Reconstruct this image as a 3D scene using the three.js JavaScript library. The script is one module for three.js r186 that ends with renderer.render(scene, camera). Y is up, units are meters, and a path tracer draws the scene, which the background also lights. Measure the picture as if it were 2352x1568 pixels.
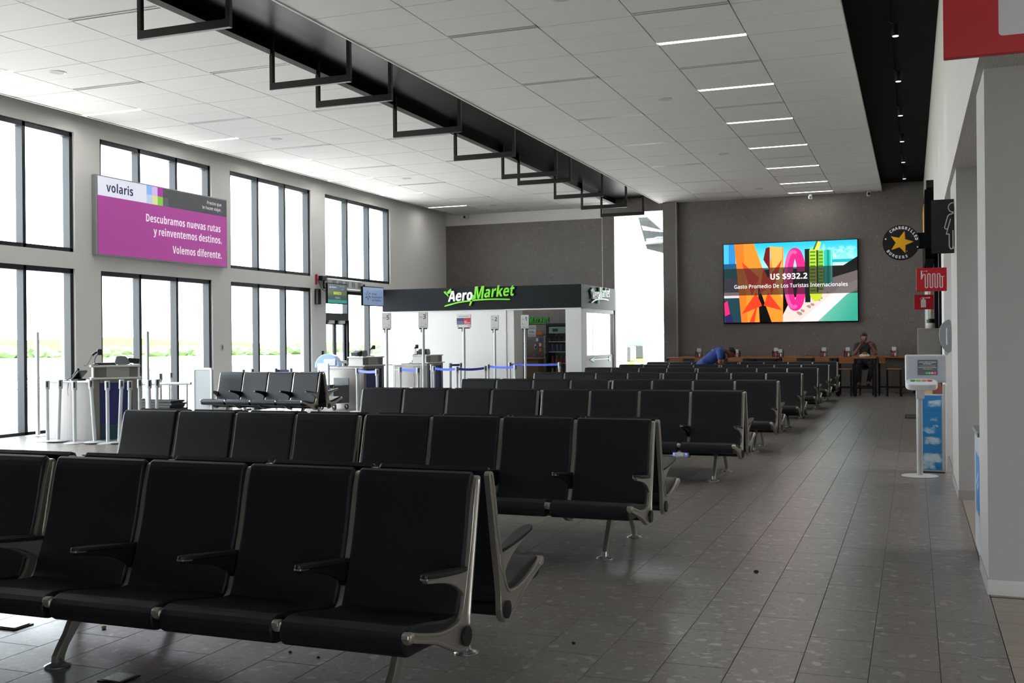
import * as THREE from 'three';
import { RoundedBoxGeometry } from 'three/addons/geometries/RoundedBoxGeometry.js';
import { mergeGeometries } from 'three/addons/utils/BufferGeometryUtils.js';
import { MarchingCubes } from 'three/addons/objects/MarchingCubes.js';
import { FontLoader } from 'three/addons/loaders/FontLoader.js';
import { TextGeometry } from 'three/addons/geometries/TextGeometry.js';
import { RectAreaLightUniformsLib } from 'three/addons/lights/RectAreaLightUniformsLib.js';

// ---------- camera, sky, sun, exposure ----------
const scene = new THREE.Scene();
const camera = new THREE.PerspectiveCamera(36.06, 2352 / 1568, 0.05, 3000);
camera.position.set(0, 1.53, 0);
camera.rotation.order = 'YXZ';
camera.rotation.set(-0.0001, 0.36624, -0.00975);
scene.add(camera);
scene.background = new THREE.Color(0.86, 0.94, 1.0);
scene.backgroundIntensity = 6.6;
const sun = new THREE.DirectionalLight(0xfff9f0, 15);
sun.position.set(12, 70, -26); sun.target.position.set(-8, 0, -16);
sun.castShadow = true; sun.shadow.mapSize.set(4096, 4096);
Object.assign(sun.shadow.camera, { left: -60, right: 60, top: 60, bottom: -60, near: 1, far: 200 });
scene.add(sun, sun.target);
const renderer = new THREE.WebGLRenderer({ antialias: true });
renderer.shadowMap.enabled = true;
renderer.toneMapping = THREE.LinearToneMapping;
renderer.toneMappingExposure = 1.8;
RectAreaLightUniformsLib.init();

// ---------- helpers ----------
let seed = 7;
const rnd = () => { seed = (seed * 1664525 + 1013904223) >>> 0; return seed / 4294967296; };
const rr = (a, b) => a + (b - a) * rnd();
const used = new Map();
const numbered = (n) => { const b = n.replace(/_\d{3}$/, ''), k = used.get(b) ?? 0; used.set(b, k + 1); return k ? b + '_' + String(k).padStart(3, '0') : b; };
function tag(o, label, category, group) { o.userData = { ...o.userData, label, category }; if (group) o.userData.group = group; return o; }
function shade(m) { m.castShadow = m.receiveShadow = true; return m; }
function thing(name, label, category, pos = [0, 0, 0], turn = 0, group) {
  const g = new THREE.Group(); g.name = numbered(name); g.position.set(...pos); g.rotation.y = turn; scene.add(g);
  return tag(g, label, category, group);
}
function part(name, geo, mat, parent, pos, label) {
  const m = shade(new THREE.Mesh(geo, mat)); m.name = name; if (pos) m.position.set(...pos);
  if (label) m.userData.label = label; parent.add(m); return m;
}
function single(name, geo, mat, label, category, pos, turn = 0, group) {
  const m = shade(new THREE.Mesh(geo, mat)); m.name = numbered(name); if (pos) m.position.set(...pos); m.rotation.y = turn; scene.add(m);
  return tag(m, label, category, group);
}
function struct(name, geo, mat, parent) {
  const m = shade(new THREE.Mesh(geo, mat)); m.name = name; m.userData.kind = 'structure'; (parent || scene).add(m); return m;
}
function copy(o, pos, turn, label, group) {
  const c = o.clone(); c.name = numbered(o.name); c.position.set(...pos); c.rotation.y = turn ?? o.rotation.y; c.userData = { ...o.userData, label };
  if (group) c.userData.group = group; scene.add(c); return c;
}
const V2 = (a) => a.map(([x, y]) => new THREE.Vector2(x, y));
const V3 = (a) => a.map(([x, y, z]) => new THREE.Vector3(x, y, z));
// uv in metres from the dominant normal
function uvBox(g, s = 1, ox = 0, oy = 0) {
  g = g.index ? g.toNonIndexed() : g; if (!g.attributes.normal) g.computeVertexNormals();
  const p = g.attributes.position, uv = new Float32Array(p.count * 2);
  const a = new THREE.Vector3(), b = new THREE.Vector3(), c = new THREE.Vector3();
  for (let i = 0; i < p.count; i += 3) {
    a.fromBufferAttribute(p, i); b.fromBufferAttribute(p, i + 1); c.fromBufferAttribute(p, i + 2);
    const n = b.clone().sub(a).cross(c.clone().sub(a)), x = Math.abs(n.x), y = Math.abs(n.y), z = Math.abs(n.z);
    for (let k = 0; k < 3; k++) {
      const q = [a, b, c][k], u = x >= y && x >= z ? [q.z, q.y] : y >= z ? [q.x, q.z] : [q.x, q.y];
      uv[(i + k) * 2] = u[0] * s + ox; uv[(i + k) * 2 + 1] = u[1] * s + oy;
    }
  }
  g.setAttribute('uv', new THREE.BufferAttribute(uv, 2)); return g;
}
function merge(list) {
  return mergeGeometries(list.map((g) => {
    g = g.index ? g.toNonIndexed() : g;
    const o = new THREE.BufferGeometry();
    for (const k of ['position', 'normal', 'uv']) if (g.attributes[k]) o.setAttribute(k, g.attributes[k]);
    if (!o.attributes.uv) o.setAttribute('uv', new THREE.BufferAttribute(new Float32Array(o.attributes.position.count * 2), 2));
    return o;
  }));
}
const box = (w, h, d, x = 0, y = 0, z = 0) => new THREE.BoxGeometry(w, h, d).translate(x, y, z);
const bx = (x0, x1, y0, y1, z0, z1) => box(Math.abs(x1 - x0), Math.abs(y1 - y0), Math.abs(z1 - z0), (x0 + x1) / 2, (y0 + y1) / 2, (z0 + z1) / 2);
const rbox = (w, h, d, r = 0.01, x = 0, y = 0, z = 0, s = 2) => new RoundedBoxGeometry(w, h, d, s, Math.min(r, w / 2.01, h / 2.01, d / 2.01)).translate(x, y, z);
const rbx = (x0, x1, y0, y1, z0, z1, r = 0.01, s = 2) => rbox(Math.abs(x1 - x0), Math.abs(y1 - y0), Math.abs(z1 - z0), r, (x0 + x1) / 2, (y0 + y1) / 2, (z0 + z1) / 2, s);
const cyl = (r0, r1, h, x = 0, y = 0, z = 0, n = 20) => new THREE.CylinderGeometry(r0, r1, h, n).translate(x, y, z);
const tube = (pts, r, n = 24, k = 8) => new THREE.TubeGeometry(new THREE.CatmullRomCurve3(V3(pts)), n, r, k);
const lathe = (pts, n = 24) => new THREE.LatheGeometry(V2(pts), n);
const ext = (pts, depth, bevel = 0, seg = 1, holes = []) => {
  const s = new THREE.Shape(V2(pts)); for (const h of holes) s.holes.push(new THREE.Path(V2(h)));
  return new THREE.ExtrudeGeometry(s, { depth, bevelEnabled: bevel > 0, bevelSize: bevel, bevelThickness: bevel, bevelSegments: seg, curveSegments: 8 });
};
// profile drawn in (z, y), swept along x, centred on x = 0
const sweepX = (pts, width, bevel = 0, seg = 1, holes = []) => ext(pts, width - 2 * bevel, bevel, seg, holes).translate(0, 0, -(width - 2 * bevel) / 2).rotateY(-Math.PI / 2);
const spline = (pts, n = 6, closed = true) => new THREE.CatmullRomCurve3(pts.map(([x, y]) => new THREE.Vector3(x, y, 0)), closed, 'catmullrom', 0.4).getPoints(pts.length * n).slice(0, closed ? -1 : undefined).map((p) => [p.x, p.y]);
function bar(a, b, r, n = 8) {
  const A = new THREE.Vector3(...a), B = new THREE.Vector3(...b), d = B.clone().sub(A), g = new THREE.CylinderGeometry(r, r, d.length(), n);
  g.applyQuaternion(new THREE.Quaternion().setFromUnitVectors(new THREE.Vector3(0, 1, 0), d.normalize())); return g.translate(...A.add(B).multiplyScalar(0.5).toArray());
}

// ---------- textures ----------
function canvasTex(w, h, draw, srgb = true) {
  const c = document.createElement('canvas'); c.width = w; c.height = h; const x = c.getContext('2d'); draw(x, w, h);
  const t = new THREE.CanvasTexture(c); if (srgb) t.colorSpace = THREE.SRGBColorSpace; t.anisotropy = 8; return t;
}
function wrap(t) { t.wrapS = t.wrapT = THREE.RepeatWrapping; return t; }
const gray = (v, a = 1) => `rgba(${v},${v},${v},${a})`;
function blob(x, cx, cy, r, stretch = 1.6, turn = rnd() * 7) {
  x.beginPath(); const n = 7;
  for (let i = 0; i < n; i++) { const a = (i / n) * 6.283, q = r * rr(0.6, 1.15), px = Math.cos(a) * q * stretch, py = Math.sin(a) * q; x.lineTo(cx + px * Math.cos(turn) - py * Math.sin(turn), cy + px * Math.sin(turn) + py * Math.cos(turn)); }
  x.closePath(); x.fill();
}
// stone with fragments; drawn so that it repeats
function stone(w, base, frag, count, rmax) {
  return wrap(canvasTex(w, w, (x) => {
    x.fillStyle = `rgb(${base})`; x.fillRect(0, 0, w, w);
    const many = (n, col, r0, r1, a) => {
      for (let i = 0; i < n; i++) {
        const px = rnd() * w, py = rnd() * w, r = r0 + (r1 - r0) * rnd() ** 3, c = col();
        x.fillStyle = `rgba(${c},${a})`; const s = seed;
        for (const dx of [0, px > w / 2 ? -w : w]) for (const dy of [0, py > w / 2 ? -w : w]) { seed = s; blob(x, px + dx, py + dy, r); }
      }
    };
    many(count / 8, () => { const k = rr(-9, 9); return base.map((b) => Math.round(b + k)); }, 20, 90, 0.25);
    for (const [share, dv, r0, r1, a] of frag) many(count * share, () => { const k = dv * rr(0.4, 1); return base.map((b) => Math.round(Math.max(0, b + k))); }, r0, r1 * rmax, a);
  }));
}
const TEX = {};
TEX.floor = stone(1024, [124, 117, 110], [[0.6, 34, 1, 6, 0.6], [0.4, -44, 1, 8, 0.55], [0.24, 68, 1.2, 10, 0.65], [0.4, 30, 1, 4, 0.75]], 4800, 1);
TEX.clad = stone(1024, [112, 105, 101], [[0.5, 20, 1, 6, 0.4], [0.4, -30, 1, 8, 0.45], [0.1, 66, 1, 6, 0.7], [0.06, 96, 1, 4.5, 0.75]], 3200, 1);
TEX.grain = wrap(canvasTex(512, 512, (x) => {
  x.fillStyle = 'rgb(196,192,186)'; x.fillRect(0, 0, 512, 512);
  for (let i = 0; i < 900; i++) { const v = rr(170, 214) | 0; x.fillStyle = `rgba(${v},${v - 3},${v - 8},0.28)`; x.fillRect(rnd() * 512, 0, rr(0.6, 4), 512); }
}));
TEX.plank = wrap(canvasTex(512, 512, (x) => {
  x.fillStyle = 'rgb(158,146,132)'; x.fillRect(0, 0, 512, 512);
  for (let i = 0; i < 700; i++) { const v = rr(-22, 22); x.fillStyle = `rgba(${158 + v | 0},${146 + v | 0},${132 + v | 0},0.3)`; x.fillRect(0, rnd() * 512, 512, rr(0.6, 5)); }
}));
TEX.wood = wrap(canvasTex(512, 512, (x) => {
  x.fillStyle = 'rgb(146,92,48)'; x.fillRect(0, 0, 512, 512);
  for (let i = 0; i < 700; i++) { const v = rr(-34, 30); x.fillStyle = `rgba(${146 + v | 0},${92 + v * 0.8 | 0},${48 + v * 0.5 | 0},0.3)`; x.fillRect(0, rnd() * 512, 512, rr(0.6, 6)); }
}));
TEX.leather = wrap(canvasTex(256, 256, (x) => {
  x.fillStyle = gray(128); x.fillRect(0, 0, 256, 256);
  for (let i = 0; i < 5000; i++) { x.fillStyle = gray(rr(80, 176) | 0, 0.5); x.fillRect(rnd() * 256, rnd() * 256, rr(1, 3), rr(1, 3)); }
}, false));
TEX.plaster = wrap(canvasTex(256, 256, (x) => {
  x.fillStyle = gray(128); x.fillRect(0, 0, 256, 256);
  for (let i = 0; i < 9000; i++) { x.fillStyle = gray(rr(100, 156) | 0, 0.4); x.fillRect(rnd() * 256, rnd() * 256, rr(1, 2.5), rr(1, 2.5)); }
}, false));

// ---------- materials ----------
const S = (color, roughness = 0.6, metalness = 0, more = {}) => new THREE.MeshStandardMaterial({ color, roughness, metalness, ...more });
const rep = (t, r) => { const c = t.clone(); c.repeat.set(r, r); c.needsUpdate = true; return c; };
const M = {
  floor: S(0xffffff, 0.3, 0, { map: TEX.floor }), grout: S(0x4c4743, 0.9),
  plank: S(0xffffff, 0.45, 0, { map: TEX.plank }),
  ceil: S(0xd6d5d2, 0.85, 0, { bumpMap: rep(TEX.plaster, 6), bumpScale: 0.0006 }), ceilDark: S(0x3b3b3b, 0.9),
  black: new THREE.MeshPhysicalMaterial({ color: 0x040405, roughness: 0.34, specularIntensity: 0.14 }), blackMatt: new THREE.MeshPhysicalMaterial({ color: 0x070708, roughness: 0.9, specularIntensity: 0.3 }), blackMetal: S(0x15171a, 0.4, 0.3),
  wall: S(0xe2e1df, 0.8, 0, { bumpMap: rep(TEX.plaster, 2), bumpScale: 0.0008 }),
  pier: S(0xb4b1ad, 0.8), wing: S(0xaaa6a2, 0.4), reflectedStone: S(0x6f6f6f, 0.5, 0, { map: TEX.clad }),
  clad: S(0xffffff, 0.55, 0, { map: TEX.clad }),
  grain: S(0xffffff, 0.7, 0, { map: TEX.grain }),
  white: S(0xcacac9, 0.45), whiteGloss: S(0xd2d3d4, 0.35), trim: S(0xb9b6b0, 0.4, 0.5),
  frame: S(0x1b2127, 0.45, 0.2), alu: S(0xb4aea4, 0.32, 0.85), chrome: S(0xcfcfcf, 0.25, 0.8), brushed: S(0xc8ccce, 0.5, 0.15),
  leather: new THREE.MeshPhysicalMaterial({ color: 0x14171b, roughness: 0.42, specularIntensity: 0.6, bumpMap: rep(TEX.leather, 8), bumpScale: 0.0003 }),
  rubber: S(0x121214, 0.55), plastic: S(0x0c0d0f, 0.45), greyPlastic: S(0x6f7275, 0.45),
  glass: new THREE.MeshPhysicalMaterial({ color: 0xffffff, transmission: 1, thickness: 0, roughness: 0.02, ior: 1.5 }),
  navy: S(0x111656, 0.55), teal: S(0x123a4a, 0.5), deskGrey: S(0x6d6964, 0.5), ledge: S(0xc4c0ba, 0.4),
  belt: S(0x3f5fd0, 0.6), beltDark: S(0x1a2254, 0.6),
  red: S(0xa30f1d, 0.45), redSign: S(0xc01020, 0.4), wood: S(0xffffff, 0.5, 0, { map: rep(TEX.wood, 1.2) }),
  green: S(0x6fcf1f, 0.4), greenDeep: S(0x2f9a2a, 0.5), logoWhite: S(0xeceded, 0.4),
  fascia: new THREE.MeshPhysicalMaterial({ color: 0x15191c, roughness: 0.55, specularIntensity: 0.3 }), kioskWhite: S(0xcccbc8, 0.6), steel: S(0xb9bdc0, 0.48, 0.25),
};
const glow = (color, k) => new THREE.MeshStandardMaterial({ color: 0x111111, emissive: color, emissiveIntensity: k, roughness: 0.6 });
const print = (t, rough = 0.45) => S(0xffffff, rough, 0, { map: t });
const screenMat = (t, k) => new THREE.MeshStandardMaterial({ color: 0x060606, roughness: 0.25, emissive: 0xffffff, emissiveMap: t, emissiveIntensity: k });
const plane = (w, h) => new THREE.PlaneGeometry(w, h);

// ---------- key sizes ----------
const XW = -14.25, ZF = -31.2, YC = 5.645, YB = 5.86;          // window wall, far wall, ceiling panels, black soffits
const SL = -8.52, SR = -7.12, RE = -0.82;                       // slot edges and right edge of the panelled ceiling
const XR = (z) => 0.4 + 0.0049 * Math.min(0, z + 6.8) * 1;      // face of the shop wall on the right

// ================= STRUCTURE =================
// ---- floor: slab, individual tiles nearest the lens, the rest as one field ----
{
  const floor = struct('floor', bx(-14.5, 6, -0.3, -0.006, 6.2, ZF - 0.4), M.grout);
  const TW = 0.3055, TL = 0.613, X0 = 0.404;
  const tileGeo = (w, l, ox, oy) => {
    const h = 0.012, c = 0.0016, w2 = w / 2 - 0.0013, l2 = l / 2 - 0.0013, a = [], q = (p) => { a.push(p[0], p[1], p[2], p[0], p[2], p[3]); };
    const T = [[-w2 + c, 0, -l2 + c], [-w2 + c, 0, l2 - c], [w2 - c, 0, l2 - c], [w2 - c, 0, -l2 + c]];
    const B = [[-w2, -c, -l2], [-w2, -c, l2], [w2, -c, l2], [w2, -c, -l2]], D = B.map((p) => [p[0], -h, p[2]]);
    q(T); for (let i = 0; i < 4; i++) { const j = (i + 1) % 4; q([T[i], B[i], B[j], T[j]]); q([B[i], D[i], D[j], B[j]]); }
    const g = new THREE.BufferGeometry(); g.setAttribute('position', new THREE.Float32BufferAttribute(a.flat(), 3)); g.computeVertexNormals();
    return uvBox(g, 1 / 2.6, ox, oy);
  };
  const variants = []; for (let i = 0; i < 24; i++) variants.push(tileGeo(TW, TL, rnd(), rnd()));
  const list = [];
  for (let i = 0; i < 48; i++) {
    const x = X0 - TW * (i + 0.5), off = [0.06, 0.36, 0.2, 0.5, 0.12, 0.42][i % 6] + rr(-0.05, 0.05);
    for (let k = -9; k < 51; k++) { const z = -0.2 - TL * k - off; if (z - TL / 2 > ZF) list.push([x, z]); }
  }
  const score = ([x, z]) => { const d = -z * Math.cos(0.36624) - x * Math.sin(0.36624), r = x * Math.cos(0.36624) - z * Math.sin(0.36624); return d > 4.4 && Math.abs(r / d) < 0.51 && x > -4.6 ? 1 / (d * d * (x < -1.8 ? 2.2 : 1)) : 0; };
  list.sort((a, b) => score(b) - score(a));
  list.slice(0, 300).forEach(([x, z], i) => part('floor_tile', variants[(i * 7) % 24], M.floor, floor, [x, 0, z]));
  const rest = list.slice(300).map(([x, z], i) => variants[(i * 11) % 24].clone().translate(x, 0, z));
  part('floor_tile_field', merge(rest), M.floor, floor).userData.kind = 'stuff';
  for (let k = 0; k < 34; k++) part('floor_board', uvBox(rbx(X0 + 0.003, X0 + 1.5, -0.012, 0.001, -6.75 + k * 0.2 + 0.001, -6.55 + k * 0.2 - 0.001, 0.002, 1), 0.9, rnd(), rnd()), M.plank, floor);
  const side = uvBox(bx(X0 + 0.003, 5.8, -0.012, 0, -6.8, ZF)); part('shop_floor', side, M.plank, floor);
}
// ---- window wall ----
const BAYS = [[-3.6, -6.95], [-7.6, -10.95], [-11.63, -14.98], [-15.63, -18.98], [-19.64, -23.0], [-23.69, -27.3]];
const WLO = [0.0, 2.93], WHI = [3.23, 5.41];
{
  const T = 0.34, parts = [], edges = [6.2, ...BAYS.flat(), ZF - 0.3];
  for (let i = 0; i < edges.length; i += 2) parts.push(bx(XW - T, XW, -0.2, 6.5, edges[i], edges[i + 1]));
  for (const [a, b] of BAYS) parts.push(bx(XW - T, XW, WLO[1], WHI[0], a, b), bx(XW - T, XW, WHI[1], 6.5, a, b));
  struct('wall_left', uvBox(merge(parts)), M.wall);
  let n = 0;
  BAYS.forEach(([a, b], bay) => [WLO, WHI].forEach(([y0, y1], hi) => {
    const w = new THREE.Group(); w.name = 'window_' + ++n; w.userData.kind = 'structure'; scene.add(w);
    const xo = XW - 0.2, xi = XW - 0.04, t = 0.075, zs = [0, 1, 2, 3].map((k) => a + ((b - a) * k) / 3);
    part('window_frame', merge([rbx(xo, xi, y0, y0 + (hi ? t : 0.05), a, b, 0.004), rbx(xo, xi, y1 - t * 1.2, y1, a, b, 0.004), rbx(xo, xi, y0, y1, a, a - t, 0.004), rbx(xo, xi, y0, y1, b + t, b, 0.004)]), M.frame, w);
    for (const z of [zs[1], zs[2]]) part('mullion', rbx(xo, xi, y0, y1, z + 0.035, z - 0.035, 0.004), M.frame, w);
    for (let k = 0; k < 3; k++) {
      if (bay === 5 && !hi && k === 0) {
        part('transom', rbx(xo, xi, 2.13, 2.32, zs[0], zs[1], 0.004), M.frame, w); part('pane', plane(1.1, 0.6).rotateY(Math.PI / 2), M.glass, w, [xo + 0.03, 2.62, (zs[0] + zs[1]) / 2]);
      } else part('pane', plane(Math.abs(b - a) / 3 - 0.06, y1 - y0 - 0.1).rotateY(Math.PI / 2), M.glass, w, [xo + 0.03, (y0 + y1) / 2, (zs[k] + zs[k + 1]) / 2]);
    }
  }));
  // glazed double door in the last bay
  const d = new THREE.Group(); d.name = 'door_1'; d.userData.kind = 'structure'; scene.add(d);
  const z0 = -23.77, zm = -24.32, z1 = -24.86, xd = XW - 0.13;
  for (const [a, b] of [[z0, zm + 0.004], [zm - 0.004, z1]]) {
    const s = 0.06, leaf = part('door_leaf', merge([rbx(xd - 0.025, xd + 0.025, 0.03, 2.13, a, a - s, 0.004), rbx(xd - 0.025, xd + 0.025, 0.03, 2.13, b + s, b, 0.004), rbx(xd - 0.025, xd + 0.025, 0.03, 0.2, a, b, 0.004), rbx(xd - 0.025, xd + 0.025, 2.02, 2.13, a, b, 0.004)]), M.frame, d);
    part('door_pane', plane(0.45, 1.85).rotateY(Math.PI / 2), M.glass, leaf, [xd, 1.1, (a + b) / 2]);
    part('push_bar', merge([rbx(xd + 0.03, xd + 0.1, 0.98, 1.06, a - 0.05, b + 0.05, 0.02), bx(xd, xd + 0.06, 1.0, 1.04, a - 0.07, a - 0.1), bx(xd, xd + 0.06, 1.0, 1.04, b + 0.1, b + 0.07)]), M.white, leaf);
    part('door_closer', rbx(xd + 0.03, xd + 0.1, 2.05, 2.13, (a + b) / 2 + 0.14, (a + b) / 2 - 0.14, 0.015), M.white, leaf);
  }
  part('door_jamb', rbx(xd - 0.06, xd + 0.09, 0, 2.14, -24.86, -24.95, 0.004), M.frame, d);
}
// ---- far wall with the tall glazed opening, stone cladding and trims ----
{
  const G0 = -8.575, G1 = -7.0, GT = 5.44, D = 1.35;
  struct('wall_far', uvBox(merge([bx(-14.6, G0 - 0.02, -0.2, 6.5, ZF - 0.02, ZF - 0.4), bx(G1 + 0.02, 6, -0.2, 6.5, ZF - 0.02, ZF - 0.4), bx(G0 - 0.1, G1 + 0.1, GT + 0.02, 6.5, ZF - 0.02, ZF - 0.4), bx(G0 - 0.3, G0, -0.2, 6.5, ZF - 0.02, ZF - D), bx(G1, G1 + 0.3, -0.2, 6.5, ZF - 0.02, ZF - D), bx(G0 - 0.3, G1 + 0.3, GT, 6.5, ZF - 0.05, ZF - D)])), M.wall);
  const w = scene.getObjectByName('wall_far'), C = (g) => uvBox(g, 1 / 2.2, rnd(), rnd());
  part('cladding_panel', C(rbx(-14.24, -8.965, 0, 5.3, ZF - 0.03, ZF, 0.004)), M.clad, w);
  part('cladding_panel', C(rbx(-8.945, G0, 0, 6.3, ZF - 0.03, ZF, 0.004)), M.clad, w);
  part('cladding_panel', C(rbx(G0, G1, GT, 6.3, ZF - 0.03, ZF, 0.004)), M.clad, w);
  const wp = struct('wall_pillar', C(rbx(G1, -6.605, 0, 6.3, ZF - 0.03, ZF + 0.24, 0.004)), M.clad);
  part('cladding_panel', C(rbx(-6.585, XR(ZF) + 0.4, 0, 6.3, ZF - 0.03, ZF, 0.004)), M.clad, w);
  part('corner_trim', bx(-8.965, -8.945, 0, 6, ZF - 0.02, ZF + 0.002), M.trim, w);
  part('corner_trim', bx(-6.605, -6.59, 0, 6, ZF - 0.02, ZF + 0.243), M.trim, wp);
  const g = new THREE.Group(); g.name = 'window_13'; g.userData.kind = 'structure'; scene.add(g);
  part('window_frame', merge([bx(G0, G1, 0, 0.08, ZF - D + 0.1, ZF - D), bx(G0, G1, GT - 0.02, GT, ZF - D + 0.1, ZF - D), bx(G0, G0 + 0.02, 0, GT, ZF - D + 0.1, ZF - D), bx(G1 - 0.02, G1, 0, GT, ZF - D + 0.1, ZF - D)]), M.trim, g);
  part('pane', plane(G1 - G0 - 0.1, GT - 0.1), M.glass, g, [(G0 + G1) / 2, GT / 2, ZF - D + 0.05]);
}
// ---- wall with shop openings on the right ----
{
  const slab = (z0, z1, y0, y1, t = 0.35) => {          // a wall stretch whose face follows XR
    const g = new THREE.BufferGeometry(), f = [[XR(z0), y0, z0], [XR(z1), y0, z1], [XR(z1), y1, z1], [XR(z0), y1, z0]], r = f.map((p) => [p[0] + t, p[1], p[2]]), a = [];
    const q = (A, B, C, D) => a.push(...A, ...B, ...C, ...A, ...C, ...D);
    q(f[0], f[3], f[2], f[1]); q(r[0], r[1], r[2], r[3]); q(f[0], f[1], r[1], r[0]); q(f[3], r[3], r[2], f[2]); q(f[0], r[0], r[3], f[3]); q(f[1], f[2], r[2], r[1]);
    g.setAttribute('position', new THREE.Float32BufferAttribute(a, 3)); g.computeVertexNormals(); return g;
  };
  const wr = struct('wall_right', uvBox(slab(6.2, ZF, 3.12, 6.3)), M.grain);
  const pier = (z0, z1, m, t) => part('wall_pier', uvBox(slab(z0, z1, 0, 3.14, t)), m, wr);
  pier(-6.82, -7.56, M.pier, 5.4); pier(-10.72, -12.1, M.pier, 5.4); pier(-14.6, -15.6, M.kioskWhite, 5.4);
  pier(-16.9, -17.15, M.blackMetal, 0.3); pier(-19.9, -20.2, M.blackMetal, 0.3); pier(-23.2, -24.4, M.plank, 0.4); pier(-26.5, ZF, M.wall, 0.4);
  part('shop_front_panel', uvBox(bx(0.75, 0.8, 0, 3.12, -15.6, -26.6)), M.blackMatt, wr);
  for (const [z0, z1, h] of [[-6.82, -7.56, 0.09], [-10.72, -12.1, 0.09]]) part('baseboard', slab(z0 + 0.003, z1 - 0.003, 0, h, 0.3).translate(-0.006, 0, 0), M.trim, wr);
  struct('wall_back', uvBox(merge([bx(-14.6, 1.5, -0.2, 6.5, 6.2, 6.5), bx(5.5, 6, -0.2, 6.5, 6.2, 6.5), bx(1.5, 5.5, 2.6, 6.5, 6.2, 6.5)]), 1 / 2.2), M.clad);
  const gf = new THREE.Group(); gf.name = 'window_14'; gf.userData.kind = 'structure'; scene.add(gf);      // invented glazed front behind the lens, added to light the pier faces
  for (let k = 0; k <= 2; k++) part('mullion', rbx(1.47 + 2 * k, 1.53 + 2 * k, 0, 2.6, 6.3, 6.42, 0.004), M.frame, gf);
  for (let k = 0; k < 2; k++) part('pane', plane(1.94, 2.56), M.glass, gf, [2.5 + 2 * k, 1.3, 6.36]);
  struct('wall_side', uvBox(bx(5.8, 6, -0.2, 6.5, 6.2, ZF)), M.wall);
}
// ---- invented corridor panel lamps, out of frame, added to light the pier faces ----
for (const [x, z, w] of [[2.6, -3.6, 'above the corridor beside the camera'], [2.4, -9.0, 'inside the second opening'], [2.0, -13.3, 'inside the third opening']]) {
  const t = thing('added_corridor_lamp', 'added square white panel lamp ' + w, 'ceiling light', [x, 3.128, z]);
  part('lamp_housing', box(0.62, 0.03, 0.62, 0, -0.012, 0), M.white, t); part('lamp_diffuser', box(0.56, 0.008, 0.56, 0, -0.03, 0), glow(0xfff3e6, 3), t);
  const l = new THREE.RectAreaLight(0xf2f5ff, z < -5 ? 26 : 20, 0.56, 0.56); l.position.set(0, -0.04, 0); l.rotation.x = -Math.PI / 2; t.add(l);
}
// ---- ceiling: slab, black soffits, panels and strips ----
const RC = [SR, -5.84, -4.57, -3.3, -2.075, RE], LC = [-13.85, -12.6, -11.26, -9.95, SL];
const RS = [-8.65, -10.1, -11.5, -12.94, -14.38, -15.8, -17.33, -18.74, -20.17, -21.6, -23.03, -24.5, -25.92, -27.3, -28.63, -29.6, -30.55];
const LS = [-8.9, -10.4, -12.0, -13.25, -14.8, -16.12, -17.64, -18.95, -20.36, -21.8, -23.2, -24.62, -26.08, -27.6, -29.1, -30.2];
const SW = 0.13;
{
  const c = struct('ceiling', merge([bx(-14.6, 6, 6.3, 6.5, 6.2, ZF - 0.3)]), M.ceilDark);
  part('soffit', bx(SL - 0.02, SR + 0.02, YB, YB + 0.05, 6, ZF + 0.02), M.black, c);
  part('soffit', bx(RE - 0.02, 0.75, YB, YB + 0.05, 6, ZF), M.blackMatt, c);
  for (const [x, s] of [[SL, 1], [SR, -1], [RE, 1]]) part('soffit_side', bx(x - 0.03 * s, x - 0.004 * s, YC + 0.01, YB + 0.01, 6, ZF + 0.02), M.black, c);
  part('shop_ceiling', bx(XR(0) + 0.01, 6, 3.13, 3.2, 6.2, ZF), M.wall, c);
  for (const [a, b] of [[LC[0], SL], [SR, RE]]) part('ceiling_backing', bx(a + 0.02, b - 0.02, YC + 0.03, YC + 0.06, 6, ZF + 0.02), M.ceil, c);
  for (const x of [LC[0], SL, SR, RE]) part('edge_trim', bx(x - 0.016, x + 0.016, YC - 0.012, YC + 0.06, 6, ZF + 0.01), M.ceil, c);
  const cache = {}, G = (w, l, h) => (cache[[w, l, h].map((v) => v.toFixed(3))] ??= uvBox(rbox(w, h, l, 0.003, 0, h / 2, 0, 1)));
  const field = (cols, strips) => {
    for (let i = 0; i + 1 < cols.length; i++) {
      const x = (cols[i] + cols[i + 1]) / 2, w = cols[i + 1] - cols[i] - 0.014;
      strips.forEach((z, k) => {
        const s = part('ceiling_strip', G(w, SW - 0.01, 0.02), M.ceil, c, [x, YC + 0.004, z]);
        if (skip(cols === RC, i, k)) c.remove(s);
        const e = k + 1 < strips.length ? strips[k + 1] + SW / 2 : ZF, b = z - SW / 2, n = b - e > 0.9 ? 2 : 1;
        for (let j = 0; j < n; j++) part('ceiling_panel', G(w, (b - e) / n - 0.008, 0.022), M.ceil, c, [x, YC, b - ((b - e) * (j + 0.5)) / n]);
      });
    }
    const z1 = strips[0] + SW / 2, rest = [];
    for (let i = 0; i + 1 < cols.length; i++) for (let z = 6; z > z1 + 0.1; z -= 0.72) rest.push(bx(cols[i] + 0.007, cols[i + 1] - 0.007, YC, YC + 0.02, z, Math.max(z - 0.71, z1 + 0.004)));
    part('ceiling_panel_field', uvBox(merge(rest)), M.ceil, c).userData.kind = 'stuff';
  };
  // strips that are a lamp or an air diffuser instead
  function skip(right, i, k) { return right ? i === 3 || (i === 1 && k % 2 === 1) : (i === 0 && k % 2 === 0) || ((i === 1 || i === 3) && k % 2 === 1); }
  field(RC, RS); field(LC, LS);
}
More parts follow.
